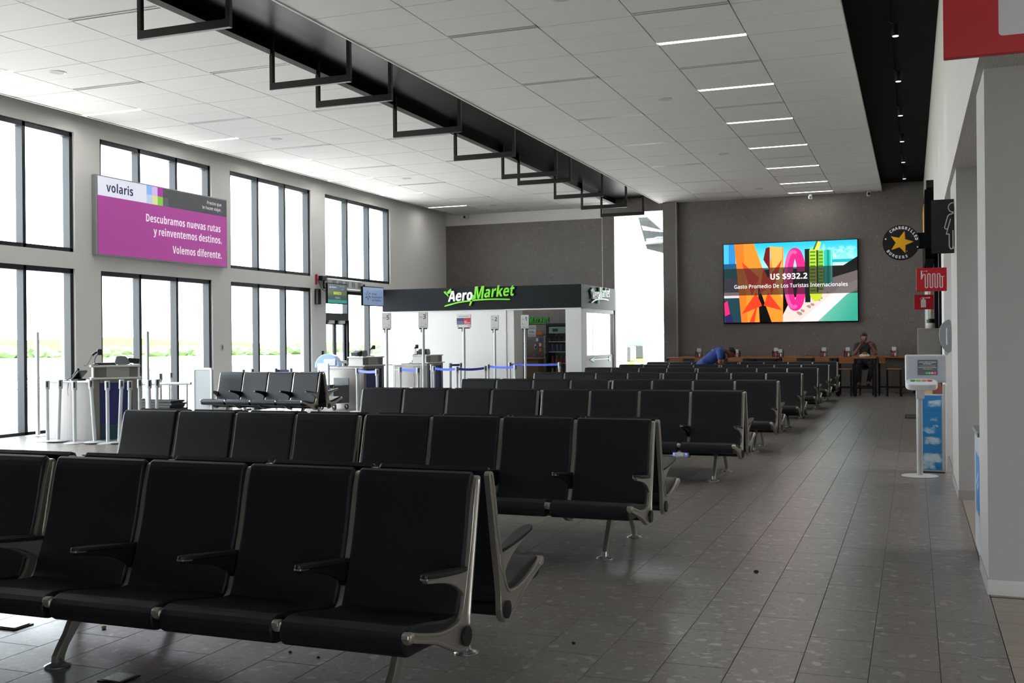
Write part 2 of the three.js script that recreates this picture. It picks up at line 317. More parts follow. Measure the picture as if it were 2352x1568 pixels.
// ---- lamps, diffusers, speakers, cameras on the ceiling ----
{
  const ord = ['nearest', 'second', 'third', 'fourth', 'fifth', 'sixth', 'seventh', 'eighth', 'ninth', 'tenth', 'eleventh'];
  const lamp = (x0, x1, z, label, group, k) => {
    const t = thing('linear_light', label, 'ceiling light', [(x0 + x1) / 2, YC, z], 0, group), w = x1 - x0 - 0.016;
    part('lamp_housing', merge([bx(-w / 2, w / 2, 0.012, 0.05, -SW / 2, SW / 2), bx(-w / 2, w / 2, 0, 0.02, SW / 2 - 0.014, SW / 2 - 0.004), bx(-w / 2, w / 2, 0, 0.02, -SW / 2 + 0.004, -SW / 2 + 0.014)]), M.white, t);
    part('lamp_diffuser', rbox(w - 0.01, 0.014, SW - 0.032, 0.005, 0, 0.006, 0), glow(0xfffaf2, k), t);
    const l = new THREE.RectAreaLight(0xfffaf4, 11, w - 0.02, SW - 0.04); l.position.set(0, -0.012, 0); l.rotation.x = -Math.PI / 2; t.add(l);
  };
  RS.forEach((z, k) => { if (k % 2 === 0 && z < -9) lamp(RC[3], RC[4], z, `lit linear light in the right ceiling, ${ord[k / 2 - 1]} from the camera`, 'linear lights in the right ceiling', 5); });
  LS.forEach((z, k) => { if (k % 2 === 0 && z < -9) lamp(LC[0], LC[1], z, `lit linear light at the left ceiling edge above the windows, ${ord[k / 2 - 1]} from the camera`, 'linear lights along the window wall', 5); });
  const vent = (x0, x1, z, label) => {
    const t = thing('air_diffuser', label, 'air vent', [(x0 + x1) / 2, YC, z], 0, 'slot diffusers in the ceiling'), w = x1 - x0 - 0.016;
    part('vent_frame', merge([[-0.06, 0.006], [0, 0.012], [0.06, 0.006]].map(([q, r]) => bx(-w / 2, w / 2, -0.002, 0.012, q - r, q + r)).concat([bx(-w / 2, -w / 2 + 0.012, -0.002, 0.012, -0.065, 0.065), bx(w / 2 - 0.012, w / 2, -0.002, 0.012, -0.065, 0.065)])), M.white, t);
    part('vent_slot', bx(-w / 2, w / 2, 0.008, 0.016, -0.065, 0.065), M.blackMatt, t);
    for (const q of [-0.033, 0.033]) part('vent_blade', bx(-w / 2 + 0.01, w / 2 - 0.01, 0.001, 0.008, q - 0.002, q + 0.002), M.greyPlastic, t);
  };
  RS.forEach((z, k) => { if (k % 2) { vent(RC[3], RC[4], z, `grey slot diffuser between the right linear lights, ${ord[(k - 1) / 2]} from the camera`); vent(RC[1], RC[2], z, `grey slot diffuser right of the black ceiling slot, ${ord[(k - 1) / 2]} from the camera`); } });
  LS.forEach((z, k) => { if (k % 2) { vent(LC[1], LC[2], z, `grey slot diffuser one panel from the window wall, ${ord[(k - 1) / 2]} from the camera`); vent(LC[3], LC[4], z, `grey slot diffuser just left of the black ceiling slot, ${ord[(k - 1) / 2]} from the camera`); } });
  const spk = [[-12.0, -12.3, 'left'], [-11.95, -18.02, 'left'], [-11.86, -23.65, 'left'], [-11.85, -29.4, 'left'], [-3.93, -12.0, 'right'], [-3.94, -17.7, 'right'], [-3.92, -23.45, 'right'], [-3.93, -29.28, 'right']];
  const cnt = { left: 0, right: 0 };
  for (const [x, z, s] of spk) {
    const t = thing('ceiling_speaker', `round white loudspeaker flush in the ${s} ceiling, ${ord[cnt[s]++]} from the camera`, 'speaker', [x, YC, z], 0, 'round ceiling loudspeakers');
    part('speaker_rim', lathe([[0.1, -0.002], [0.118, -0.008], [0.124, -0.006], [0.126, 0.002], [0.1, 0.004]], 28), M.white, t);
    part('speaker_grille', cyl(0.1, 0.1, 0.004, 0, -0.003, 0, 28), S(0xb6b6b4, 0.8), t);
  }
  const d = thing('heat_detector', 'red heat detector on the edge of the black ceiling slot', 'detector', [-7.17, YB, -16.6]);
  part('detector_base', lathe([[0, 0], [0.07, 0], [0.06, -0.03], [0, -0.03]], 20), M.red, d); part('detector_dome', lathe([[0, -0.03], [0.035, -0.03], [0.03, -0.06], [0, -0.07]], 16), M.chrome, d);
  for (const [x, z, w] of [[-13.46, -31.03, 'above the stone wall at the left end of the ceiling'], [-2.72, -30.9, 'at the far ceiling edge above the large screen'], [-1.15, -30.9, 'at the right end of the far ceiling edge']]) {
    const t = thing('security_camera', 'small white security camera ' + w, 'camera', [x, YC - 0.012, z]);
    part('camera_mount', cyl(0.035, 0.045, 0.05, 0, -0.025, 0), M.white, t);
    const b = part('camera_body', rbox(0.1, 0.1, 0.2, 0.02, 0, -0.1, 0.02), M.white, t); part('camera_lens', cyl(0.035, 0.035, 0.02, 0, 0, 0).rotateX(Math.PI / 2).translate(0.01, -0.1, 0.125), M.rubber, b);
  }
  // black hoops that hang across the slot
  const hz = [-10.0, -12.72, -13.95, -16.5, -19.1, -21.68, -22.68, -25.3, -27.62, -29.55];
  let first;
  hz.forEach((z, k) => {
    const label = `black steel hoop hanging across the dark ceiling slot, ${ord[k]} from the camera`;
    if (first) return copy(first, [(SL - 7.22) / 2, YB, z], 0, label);
    first = thing('ceiling_hoop', label, 'hanging frame', [(SL - 7.22) / 2, YB, z], 0, 'black hoops in the ceiling slot');
    const w = (-7.22 - SL) / 2, h = YB - 5.13;
    part('crossbar', rbx(-w, w, -h, -h + 0.1, -0.03, 0.03, 0.004), M.blackMetal, first);
    for (const s of [-1, 1]) part('upright', rbx(s * w, s * (w - 0.055), -h + 0.1, 0, -0.03, 0.03, 0.004), M.blackMetal, first);
  });
  const tr = thing('spotlight_track', 'black lighting track in the dark ceiling recess by the shop wall', 'light track', [-0.28, YB, 0]);
  part('track_rail', bx(-0.02, 0.02, -0.03, 0, -3, -31), M.blackMatt, tr);
  [-12.5, -15.16, -17.86, -20.63, -23.37, -26.15, -28.87].forEach((z, k) => {
    const t = thing('track_spotlight', `black cylinder spotlight on the dark ceiling track, ${ord[k]} from the camera`, 'spotlight', [-0.2, YB - 0.03, z], 0, 'spotlights on the black track');
    part('spot_body', merge([cyl(0.05, 0.05, 0.16, 0, -0.13, 0), bar([-0.08, 0, 0], [0, -0.06, 0], 0.012)]), M.blackMetal, t);
    part('spot_lens', cyl(0.04, 0.04, 0.006, 0, -0.212, 0), glow(0xdfe9ff, 1.6), t);
    const l = new THREE.SpotLight(0xe8efff, 4, 9, 0.5, 0.6); l.position.set(0, -0.225, 0); l.target.position.set(0, -3, 0); l.castShadow = true; t.add(l, l.target);
  });
}

// ================= OUTDOORS =================
{
  struct('apron_ground', uvBox(merge([bx(-75, XW - 0.34, -0.5, -0.28, 60, -140), bx(XW - 0.34, 40, -0.5, -0.28, ZF - 0.45, -140), bx(XW - 0.34, 40, -0.5, -0.28, 60, 6.5)])), S(0xb5b5b3, 0.9));
  struct('grass_field', bx(-900, -75, -0.6, -0.34, 500, -900), S(0x9aa36a, 0.95));
  struct('grass_strip', bx(-75, 400, -0.6, -0.34, -140, -900), S(0x9aa36a, 0.95));
  struct('walkway', bx(-18.5, XW - 0.34, -0.28, -0.02, 10, -40), S(0xbebdb9, 0.85));
  const hill = (pts, z, depth) => ext(pts, depth).translate(0, 0, z);
  const pts = [[-700, -1]]; for (let i = 0; i <= 60; i++) pts.push([-700 + i * 14, 2.2 + 1.4 * Math.sin(i * 0.5) + 1.2 * Math.sin(i * 0.17 + 1) + 0.6 * Math.sin(i * 1.7)]); pts.push([140, -1]);
  struct('far_hills', hill(pts, -20, 30).rotateY(0.85).translate(-270, 0, -480), S(0x5f7350, 1));
  const crowns = [];
  for (let i = 0; i < 420; i++) {
    const a = rr(0.25, 1.35), d = rr(175, 260), r = rr(0.6, 1.4), g = new THREE.IcosahedronGeometry(r, 1), p = g.attributes.position;
    for (let k = 0; k < p.count; k++) { const s = 1 + 0.22 * Math.sin(p.getX(k) * 5 + i) * Math.cos(p.getY(k) * 4 + p.getZ(k) * 3); p.setXYZ(k, p.getX(k) * s * 1.5, p.getY(k) * s, p.getZ(k) * s * 1.5); }
    g.computeVertexNormals(); crowns.push(g.translate(-Math.sin(a) * d, r * 0.5 - 0.4, -Math.cos(a) * d));
  }
  const tl = single('tree_line', merge(crowns), S(0x4c6240, 0.95), 'low belt of far bushes and trees beyond the airfield, seen through the windows', 'trees'); tl.userData.kind = 'stuff';
  // railings along the walkway
  const rail = (x, z0, z1, label) => {
    const t = thing('walkway_railing', label, 'railing', [x, -0.02, 0]);
    part('handrail', merge([bar([0, 0.92, z0], [0, 0.92, z1], 0.03), bar([0, 0.72, z0], [0, 0.72, z1], 0.022)]), M.steel, t);
    for (let z = z0; z >= z1 - 0.01; z -= 1.45) part('rail_post', rbox(0.05, 0.92, 0.05, 0.005, 0, 0.46, z), M.steel, t);
    for (const y of [0.14, 0.26, 0.38, 0.5, 0.62]) part('rail_cable', bar([0, y, z0], [0, y, z1], 0.006, 5), M.steel, t);
  };
  rail(-16.1, -9, -17.6, 'grey steel railing with thin cables outside the left window behind the first counter');
  rail(-17.9, -15, -26.5, 'grey steel railing with thin cables outside the windows behind the rear bench');
  // parked aeroplane seen through the tall opening: only its rear
  const al = thing('airplane', 'parked airliner with a dark green and white tail outside the tall far window', 'airplane', [-26.9, 0, -110]);
  const Z = (g) => g.translate(0, 0, -0.2), dark = S(0x070d0c, 0.7), pale = S(0xe4e8e8, 0.5);
  part('tail_fin', Z(ext([[-0.55, 14.66], [0.35, 14.66], [2.9, 12.3], [6.5, 10.6], [6.5, 9.6], [0.35, 11.3]], 0.4, 0.06)), dark, al);
  part('tail_stripe', ext([[-0.2, 13.75], [1.95, 13.15], [2.25, 12.95], [-0.02, 13.3]], 0.56, 0.02).translate(0, 0, -0.28), pale, al);
  part('tail_stripe', ext([[0.28, 12.32], [3.5, 12.5], [4.2, 12.1], [0.45, 11.75]], 0.56, 0.02).translate(0, 0, -0.28), pale, al);
  part('fuselage', merge([new THREE.CylinderGeometry(0.35, 1.9, 9, 24).rotateZ(Math.PI / 2).translate(4.6, 10.1, 0), new THREE.CylinderGeometry(1.9, 1.9, 20, 24).rotateZ(Math.PI / 2).translate(19, 10.1, 0)]), S(0xdfe3e4, 0.4), al);
  part('landing_gear', merge([-2.6, 2.6].map((q) => bar([16, 0.5, q], [16, 9, q * 0.5], 0.25)).concat([-2.6, 2.6].map((q) => new THREE.TorusGeometry(0.5, 0.28, 8, 20).translate(16, 0.5, q)), [bar([28, 0.3, 0], [28, 8.5, 0], 0.3)])), M.steel, al);
  part('tail_plane', merge([ext([[-0.3, 0], [1.7, 0], [3.2, 5.5], [2.4, 5.5]], 0.18, 0.05).rotateX(-Math.PI / 2).translate(0.2, 11.75, 0), ext([[-0.3, 0], [1.7, 0], [3.2, -5.5], [2.4, -5.5]], 0.18, 0.05).rotateX(-Math.PI / 2).translate(0.2, 11.75, 0)]), S(0x39423f, 0.5), al);
  // terminal annexe and ground vehicles beyond the opening
  const b = thing('service_building', 'low pale service building with a dark window band outside the tall far window', 'building', [-15.9, -0.28, -62]);
  part('building_wall', bx(-4, 1.15, 0, 2.1, -5, 0), S(0xe2e2dd, 0.8), b); part('window_band', bx(-3.9, 1.1, 1.05, 1.65, -0.04, 0.03), S(0x3d5560, 0.3), b); part('roof_unit', rbx(0.35, 0.75, 2.1, 2.45, -1.2, -0.8, 0.03), M.brushed, b); part('building_roof', bx(-4.1, 1.25, 2.1, 2.2, -5.1, 0.1), M.brushed, b);
  const tug = (x, z, label, s) => {
    const t = thing('ground_vehicle', label, 'vehicle', [x, -0.28, z]), gm = S(0x8fd020, 0.4);
    part('vehicle_body', merge([rbx(-1.2, 1.2, 0.35, 0.85, -0.6, 0.6, 0.06), rbx(-1.15, -0.1, 0.85, 1.0, -0.55, 0.55, 0.04)]), gm, t);
    part('vehicle_cab', rbx(0.1, 1.0, 0.85, 1.55, -0.55, 0.55, 0.08), M.plastic, t);
    for (const [a, c] of [[-0.8, 0.6], [0.8, 0.6], [-0.8, -0.6], [0.8, -0.6]]) part('wheel', new THREE.TorusGeometry(0.24, 0.11, 8, 18).translate(a, 0.33, c), M.rubber, t);
    if (s) part('loading_belt', rbox(3.2, 0.12, 0.7, 0.03, 0, 0, 0).rotateZ(0.22).translate(0.2, 1.75, 0), M.brushed, t);
  };
  tug(-14.2, -54, 'bright green ground vehicle with a belt loader outside the tall far window', true);
  tug(-12.8, -46, 'bright green baggage tug parked nearest outside the tall far window', false);
  const col = thing('apron_pillar', 'white round pillar standing outside the tall far window', 'pillar', [-10.2, -0.28, -42]);
  part('pillar_shaft', cyl(0.16, 0.16, 5.4, 0, 2.7, 0), M.white, col); part('pillar_base', cyl(0.3, 0.32, 0.3, 0, 0.15, 0), M.brushed, col);
}

// ================= SEATING =================
const P = 0.589;                                              // seat pitch
const benchGeo = (() => {
  const back = [[0.088, 0.938], [0.104, 0.9], [0.122, 0.82], [0.14, 0.73], [0.166, 0.63], [0.198, 0.53], [0.228, 0.45], [0.252, 0.39], [0.268, 0.352], [0.24, 0.338], [0.212, 0.4], [0.18, 0.48], [0.15, 0.57], [0.122, 0.68], [0.1, 0.78], [0.084, 0.88], [0.072, 0.935]];
  const seat = [[0.232, 0.384], [0.29, 0.37], [0.37, 0.374], [0.47, 0.391], [0.57, 0.411], [0.65, 0.424], [0.705, 0.428], [0.742, 0.415], [0.759, 0.385], [0.748, 0.35], [0.722, 0.338], [0.66, 0.336], [0.52, 0.328], [0.38, 0.308], [0.29, 0.3], [0.236, 0.322]];
  const fr = [[0.07, 0.94], [0.09, 0.934], [0.105, 0.895], [0.126, 0.82], [0.146, 0.73], [0.172, 0.63], [0.204, 0.53], [0.232, 0.45], [0.254, 0.395], [0.284, 0.364], [0.33, 0.352], [0.4, 0.35], [0.5, 0.362], [0.6, 0.386], [0.69, 0.41], [0.75, 0.428], [0.77, 0.42], [0.766, 0.4], [0.7, 0.378], [0.61, 0.352], [0.5, 0.318], [0.4, 0.276], [0.32, 0.24], [0.27, 0.228], [0.225, 0.226], [0.192, 0.25], [0.18, 0.29], [0.176, 0.36], [0.16, 0.45], [0.134, 0.56], [0.106, 0.69], [0.08, 0.81], [0.058, 0.91], [0.058, 0.932]];
  const inset = (pts, d) => pts.map((p, i) => { const a = pts[(i + pts.length - 1) % pts.length], b = pts[(i + 1) % pts.length], dx = b[0] - a[0], dy = b[1] - a[1], l = Math.hypot(dx, dy); return [p[0] + (dy / l) * -d * -1, p[1] - (dx / l) * -d * -1]; });
  const area = fr.reduce((s, p, i) => { const q = fr[(i + 1) % fr.length]; return s + p[0] * q[1] - q[0] * p[1]; }, 0);
  const sgn = area > 0 ? -1 : 1;
  const frS = spline(fr, 2), upIn = inset(frS, sgn * 0.0085);
  const frame = merge([sweepX(frS, 0.018, 0.002), sweepX(frS, 0.031, 0.003, 2, [upIn.slice().reverse()]), rbox(0.044, 0.046, 0.05, 0.018, 0, 0.405, 0.744, 3)]);
  const arm = [[0.185, 0.546], [0.3, 0.558], [0.45, 0.576], [0.575, 0.592], [0.594, 0.592], [0.588, 0.582], [0.5, 0.566], [0.4, 0.544], [0.32, 0.515], [0.262, 0.482], [0.226, 0.448], [0.2, 0.46], [0.185, 0.5]];
  const pad = spline([[0, 0.19], [0.018, 0.24], [0.027, 0.36], [0.03, 0.47], [0.026, 0.56], [0.012, 0.604], [-0.012, 0.604], [-0.026, 0.56], [-0.03, 0.47], [-0.027, 0.36], [-0.018, 0.24]], 3);
  const leg = [[0.165, 0.3], [0.275, 0.3], [0.322, 0.22], [0.368, 0.14], [0.412, 0.085], [0.436, 0.05], [0.44, 0.012], [0.398, 0.012], [0.392, 0.045], [0.368, 0.09], [0.322, 0.14], [0.27, 0.2], [0.222, 0.25]];
  return {
    back: sweepX(spline(back.map(([z, y]) => [z + 0.014, y + 0.006]), 2), 0.556, 0.012, 3), seat: sweepX(spline(seat, 2), 0.556, 0.012, 3), frame, arm: sweepX(arm, 0.026, 0.003),
    pad: ext(pad, 0.008, 0.004, 2).rotateX(Math.PI / 2).rotateX(-0.12).translate(0, 0.54, 0),
    leg: sweepX(leg, 0.036, 0.006, 2), foot: lathe([[0, 0], [0.06, 0], [0.062, 0.005], [0.045, 0.013], [0.022, 0.022], [0.018, 0.04], [0, 0.04]], 24),
    armTip: rbox(0.034, 0.01, 0.07, 0.004, 0, 0, 0).rotateX(-0.12).translate(0, 0.5935, 0.572), cap: new THREE.CylinderGeometry(0.042, 0.042, 0.01, 24).rotateZ(Math.PI / 2), tip: rbox(0.03, 0.03, 0.03, 0.012, 0, 0, 0),
  };
})();
function makeBench(label, pos, turn, group) {
  const t = thing('tandem_bench', label, 'bench', pos, turn, group), B = benchGeo, W = 4 * P;
  for (const s of [1, -1]) {                                   // front and rear seats, back to back
    const at = (name, g, m, x, par = t) => { const o = part(name, g, m, par, [x, 0, 0]); if (s < 0) o.rotation.y = Math.PI; return o; };
    for (let k = 0; k < 4; k++) { at('seat', B.seat, M.leather, -P * (k + 0.5)); at('backrest', B.back, M.leather, -P * (k + 0.5)); }
    for (let k = 0; k <= 4; k++) {
      const x = k === 0 ? -0.012 : k === 4 ? -W + 0.012 : -P * k;
      at('side_frame', B.frame, M.alu, x);
      const a = at('armrest', B.arm, k === 0 || k === 4 ? M.alu : M.plastic, x); part('arm_pad', B.pad, M.rubber, a); part('arm_tip', B.armTip, M.alu, a);
    }
    for (const [x, o] of [[0.012, 0.004], [-W - 0.012, -0.004]]) part('pivot_cap', B.cap, M.rubber, t, [x - (x > 0 ? 0.006 : -0.006) + o, 0.282, 0.235 * s]);
    part('beam', bar([-W + 0.03, 0.278, 0.235 * s], [-0.03, 0.278, 0.235 * s], 0.03, 12), M.blackMetal, t);
    for (const x of [-0.28, -W + 0.31]) { const l = at('leg', B.leg, M.alu, x); part('foot', B.foot, M.chrome, l, [0, 0, 0.418]); }
  }
  for (const x of [-0.28, -W + 0.31]) part('cross_brace', rbox(0.07, 0.045, 0.5, 0.008, x, 0.268, 0), M.blackMetal, t);
  return t;
}
{
  const rows = [['first', -4.317, -1.792], ['second', -7.517, -1.759], ['third', -11.8, -1.759], ['fourth', -14.9, -1.759], ['fifth', -18.21, -1.759], ['sixth', -21.35, -1.759], ['seventh', -24.15, -1.759], ['eighth', -26.9, -1.759]];
  const G = 'back-to-back benches of the main block';
  let proto;
  for (const [n, z, x] of rows) for (const half of [0, 1]) {
    const label = half ? `black eight-seat bench, ${n} row from the camera, the half away from the aisle` : `black eight-seat bench, ${n} row from the camera, the half beside the aisle`;
    const pos = [x - half * (4 * P + 0.05), 0, z];
    if (!proto) proto = makeBench(label, pos, 0, G); else copy(proto, pos, 0, label);
  }
  copy(proto, [-10.95, 0, -18.05], 0, 'black eight-seat bench standing alone in front of the windows beside the white board', 'bench by the windows');
  // socket pod under the third row
  const pod = thing('socket_pod', 'oval grey socket pod with blue lights under the third row beside the aisle', 'socket', [-2.34, 0.312, -11.1]);
  part('pod_body', rbox(0.17, 0.085, 0.07, 0.04, 0, 0, 0, 4), M.brushed, pod); part('pod_plate', rbox(0.075, 0.045, 0.01, 0.006, 0, 0, 0.035), M.white, pod);
  for (const s of [-1, 1]) part('pod_led', rbox(0.012, 0.016, 0.006, 0.003, s * 0.068, 0, 0.034), glow(0x3a4cff, 3), pod);
  part('pod_arm', bar([-0.3, -0.02, 0], [-0.08, -0.02, 0], 0.012), M.alu, pod);
  // floor boxes and litter under the first row
  for (const [x, z, l] of [[-4.6, -4.37, 'bright steel floor socket lid at the left below the first row'], [-3.42, -3.84, 'bright steel floor socket lid at the bottom edge near the front leg']]) {
    const f = thing('floor_socket', l, 'floor socket', [x, 0, z]); part('socket_frame', rbox(0.135, 0.006, 0.135, 0.003, 0, 0.003, 0), M.blackMetal, f); part('socket_lid', rbox(0.105, 0.006, 0.105, 0.002, 0, 0.008, 0), M.chrome, f);
  }
  const lit = [[-4.106, -4.5, 0.012, 0xa8872c, 'tiny yellow berry on the floor below the first row'], [-2.9, -4.45, 0.007, 0x14100d, 'tiny dark crumb on the floor left of two others below the first row'], [-2.72, -4.42, 0.007, 0x14100d, 'tiny dark crumb on the floor near the last seat of the first row'], [-1.62, -5.05, 0.008, 0x14100d, 'tiny dark crumb on the floor right of the first row'], [-0.98, -6.98, 0.014, 0x201612, 'small dark scrap on the aisle floor beside the second row']];
  for (const [x, z, r, c, l] of lit) single('floor_crumb', new THREE.IcosahedronGeometry(r, 1).scale(1.2, 0.7, 1), S(c, 0.8), l, 'litter', [x, r * 0.6, z]);
}

// ================= SIGNS, SCREENS =================
const FONT = await new FontLoader().loadAsync('fonts/droid/droid_sans_bold.typeface.json');
const text3 = (s, size, depth, shear = 0) => { const g = new TextGeometry(s, { font: FONT, size, depth, curveSegments: 3, bevelEnabled: true, bevelSize: size * 0.012, bevelThickness: 0.003, bevelSegments: 1 }); if (shear) g.applyMatrix4(new THREE.Matrix4().makeShear(0, 0, shear, 0, 0, 0)); return g; };
const txt = (x, s, px, py, size, color, align = 'left', weight = 'bold', maxw) => { x.font = `${weight} ${size}px sans-serif`; x.fillStyle = color; x.textAlign = align; x.textBaseline = 'alphabetic'; x.fillText(s, px, py, maxw); };
// airline light box on the window wall
{
  const tex = canvasTex(1600, 608, (x, w, h) => {
    x.fillStyle = '#a53f93'; x.fillRect(0, 0, w, h);
    x.fillStyle = '#dfe2f2'; x.fillRect(0, 0, 745, 150); x.fillStyle = '#46484c'; x.fillRect(745, 0, w, 150);
    [['#86b2ee', '#b9cdf0'], ['#cfb3e6', '#d3dc9c'], ['#a9349f', '#7cc243'], ['#46484c', '#5c5a66']].forEach(([a, b], i) => { x.fillStyle = a; x.fillRect(545 + i * 66, 0, 66, 75); x.fillStyle = b; x.fillRect(545 + i * 66, 75, 66, 75); });
    txt(x, 'volaris', 92, 112, 96, '#1d2740', 'left', 'bold', 300);
    txt(x, 'Precios que', 1530, 62, 40, '#e9e4ec', 'right', 'normal'); txt(x, 'te hacen viajar.', 1530, 110, 40, '#e9e4ec', 'right', 'normal');
    txt(x, 'Descubramos nuevas rutas', 1515, 300, 88, '#efe6f2', 'right', 'bold', 985); txt(x, 'y reinventemos destinos.', 1530, 404, 88, '#efe6f2', 'right', 'bold', 905); txt(x, 'Volemos diferente.', 1530, 540, 88, '#efe6f2', 'right', 'bold', 670);
  });
  const t = thing('advertising_lightbox', 'large magenta and white airline light box mounted across the second window bay', 'sign', [XW + 0.002, 3.96, -17.38]);
  part('sign_case', rbox(0.12, 1.5, 3.96, 0.012, 0.06, 0, 0), S(0x9a9d9f, 0.45, 0.3), t);
  part('sign_face', plane(3.9, 1.45).rotateY(Math.PI / 2), new THREE.MeshStandardMaterial({ map: tex, roughness: 0.4, emissive: 0xffffff, emissiveMap: tex, emissiveIntensity: 0.28 }), t, [0.123, 0, 0]);
  const l = new THREE.RectAreaLight(0xe8c8e4, 0.1, 3.8, 1.4); l.position.set(0.14, 0, 0); l.rotation.y = -Math.PI / 2; t.add(l);
}
// big video screen on the far wall
{
  const tex = canvasTex(1536, 960, (x, w, h) => {
    const poly = (c, ...p) => { x.fillStyle = c; x.beginPath(); p.forEach(([a, b]) => x.lineTo(a, b)); x.closePath(); x.fill(); };
    let g = x.createLinearGradient(0, 0, 0, 300); g.addColorStop(0, '#22b7e4'); g.addColorStop(1, '#a5e4f0'); x.fillStyle = g; x.fillRect(0, 0, w, 320);
    x.fillStyle = '#2f86c4'; x.fillRect(0, 0, 140, 260); x.fillStyle = '#43b4e2'; x.fillRect(0, 0, 60, 250); x.fillStyle = '#14517a'; x.fillRect(0, 240, 200, 100); x.fillStyle = '#13645c'; x.fillRect(0, 300, 200, 120); x.fillStyle = '#4b5560'; x.fillRect(0, 420, 220, 180); x.fillStyle = '#cfc3c6'; x.fillRect(0, 590, 220, 90); x.fillStyle = '#173a44'; x.fillRect(0, 660, 260, 300); poly('#e0246a', [0, 720], [40, 690], [70, 860], [10, 890]); poly('#231a52', [10, 880], [80, 850], [110, 960], [20, 960]);
    for (let i = 0; i < 60; i++) { x.fillStyle = `rgba(240,250,255,${rr(0.1, 0.3)})`; blob(x, rr(1000, 1500), rr(80, 200), rr(4, 26), 2.4); }
    x.fillStyle = '#1aa7b6'; x.fillRect(1260, 225, 280, 50); x.fillStyle = '#bfe9ea'; x.fillRect(1260, 262, 280, 40);
    poly('#0d1412', [1260, 300], [1380, 300], [1536, 200], [1536, 430], [1260, 500]);
    poly('#d9c8c0', [650, 960], [780, 700], [1260, 440], [1536, 360], [1536, 960]); poly('#f3e4de', [880, 960], [1330, 560], [1536, 470], [1536, 560], [1080, 960]);
    g = x.createLinearGradient(1100, 700, 1500, 900); g.addColorStop(0, '#c9bfae'); g.addColorStop(0.35, '#5fae98'); g.addColorStop(1, '#2f9a82'); x.fillStyle = g; x.beginPath(); x.moveTo(1090, 960); x.lineTo(1420, 640); x.lineTo(1536, 600); x.lineTo(1536, 960); x.fill();
    for (const [a, b, r] of [[880, 860, 26], [920, 830, 22], [990, 780, 22], [1030, 760, 18], [1100, 700, 16], [1130, 680, 14], [1200, 620, 10]]) { x.fillStyle = '#a3827c'; blob(x, a, b, r, 1.4, 0.4); }
    // letters of the painted beach sign
    poly('#e7751f', [128, 0], [235, 0], [280, 960], [205, 960]); poly('#ff8a2a', [235, 0], [360, 0], [530, 520], [560, 60], [705, 60], [690, 960], [560, 960], [400, 480], [420, 960], [280, 960]);
    poly('#f4ad55', [540, 40], [690, 60], [690, 700], [600, 480]); poly('#6b1418', [500, 60], [545, 50], [545, 330], [470, 200]);
    for (const p of [[[215, 220], [420, 420], [330, 640]], [[690, 200], [520, 430], [560, 640]], [[205, 860], [380, 600], [450, 760]], [[680, 820], [520, 600], [470, 760]], [[300, 960], [400, 720], [360, 960]], [[470, 300], [560, 520], [420, 620]]]) poly('#f03a1c', ...p);
    x.lineWidth = 100; x.strokeStyle = '#e6237f'; x.beginPath(); x.ellipse(835, 450, 78, 330, 0, 0.25, 6.0); x.stroke(); x.lineWidth = 40; x.strokeStyle = '#f05aa0'; x.beginPath(); x.ellipse(815, 450, 92, 335, 0, 1.2, 5.1); x.stroke();
    x.fillStyle = '#0c1c16'; x.fillRect(948, 90, 60, 640); x.fillStyle = '#b7c832'; x.fillRect(1000, 100, 80, 520); x.fillStyle = '#8dbd38'; x.fillRect(1100, 110, 60, 480); x.fillStyle = '#21381a'; x.fillRect(1080, 110, 20, 500); x.fillStyle = '#b7c832'; x.beginPath(); x.ellipse(1072, 610, 72, 110, 0, 0, 3.15); x.fill();
    for (let i = 0; i < 12; i++) { x.fillStyle = '#2f8a2c'; x.fillRect(1008, 120 + i * 42, 60, 18); x.fillRect(1106, 126 + i * 40, 46, 16); } poly('#3a6a24', [1040, 100], [1080, 0], [1110, 0], [1075, 100]); poly('#d8dc58', [1060, 100], [1100, 0], [1135, 20], [1110, 110]);
    x.fillStyle = '#23b8a6'; x.fillRect(1165, 110, 95, 420); x.fillStyle = '#128a80'; x.fillRect(1200, 110, 22, 420); x.fillStyle = '#6fdccb'; x.fillRect(1240, 110, 14, 420);
    x.fillStyle = 'rgba(28,22,28,0.62)'; x.fillRect(0, 300, w, 330);
    txt(x, 'US $932.2', 760, 445, 96, '#ffffff', 'center', 'bold'); txt(x, 'Gasto Promedio De Los Turistas Internacionales', 775, 545, 64, '#ffffff', 'center', 'normal', 1310);
  });
  const t = thing('video_screen', 'large bright video screen with a beach picture on the dark stone wall', 'screen', [-3.345, 3.155, ZF]);
  part('screen_case', rbox(3.78, 2.34, 0.12, 0.01, 0, 0, 0.07), M.blackMatt, t); part('wall_bracket', box(3, 1.6, 0.02, 0, 0, 0.01), M.blackMetal, t);
  part('screen_display', plane(3.74, 2.29), screenMat(tex, 0.82), t, [0, 0.008, 0.1315]);
  const l = new THREE.RectAreaLight(0xdfe0e8, 0.3, 3.7, 2.2); l.position.set(0, 0, 0.15); l.rotation.y = Math.PI; t.add(l);
}
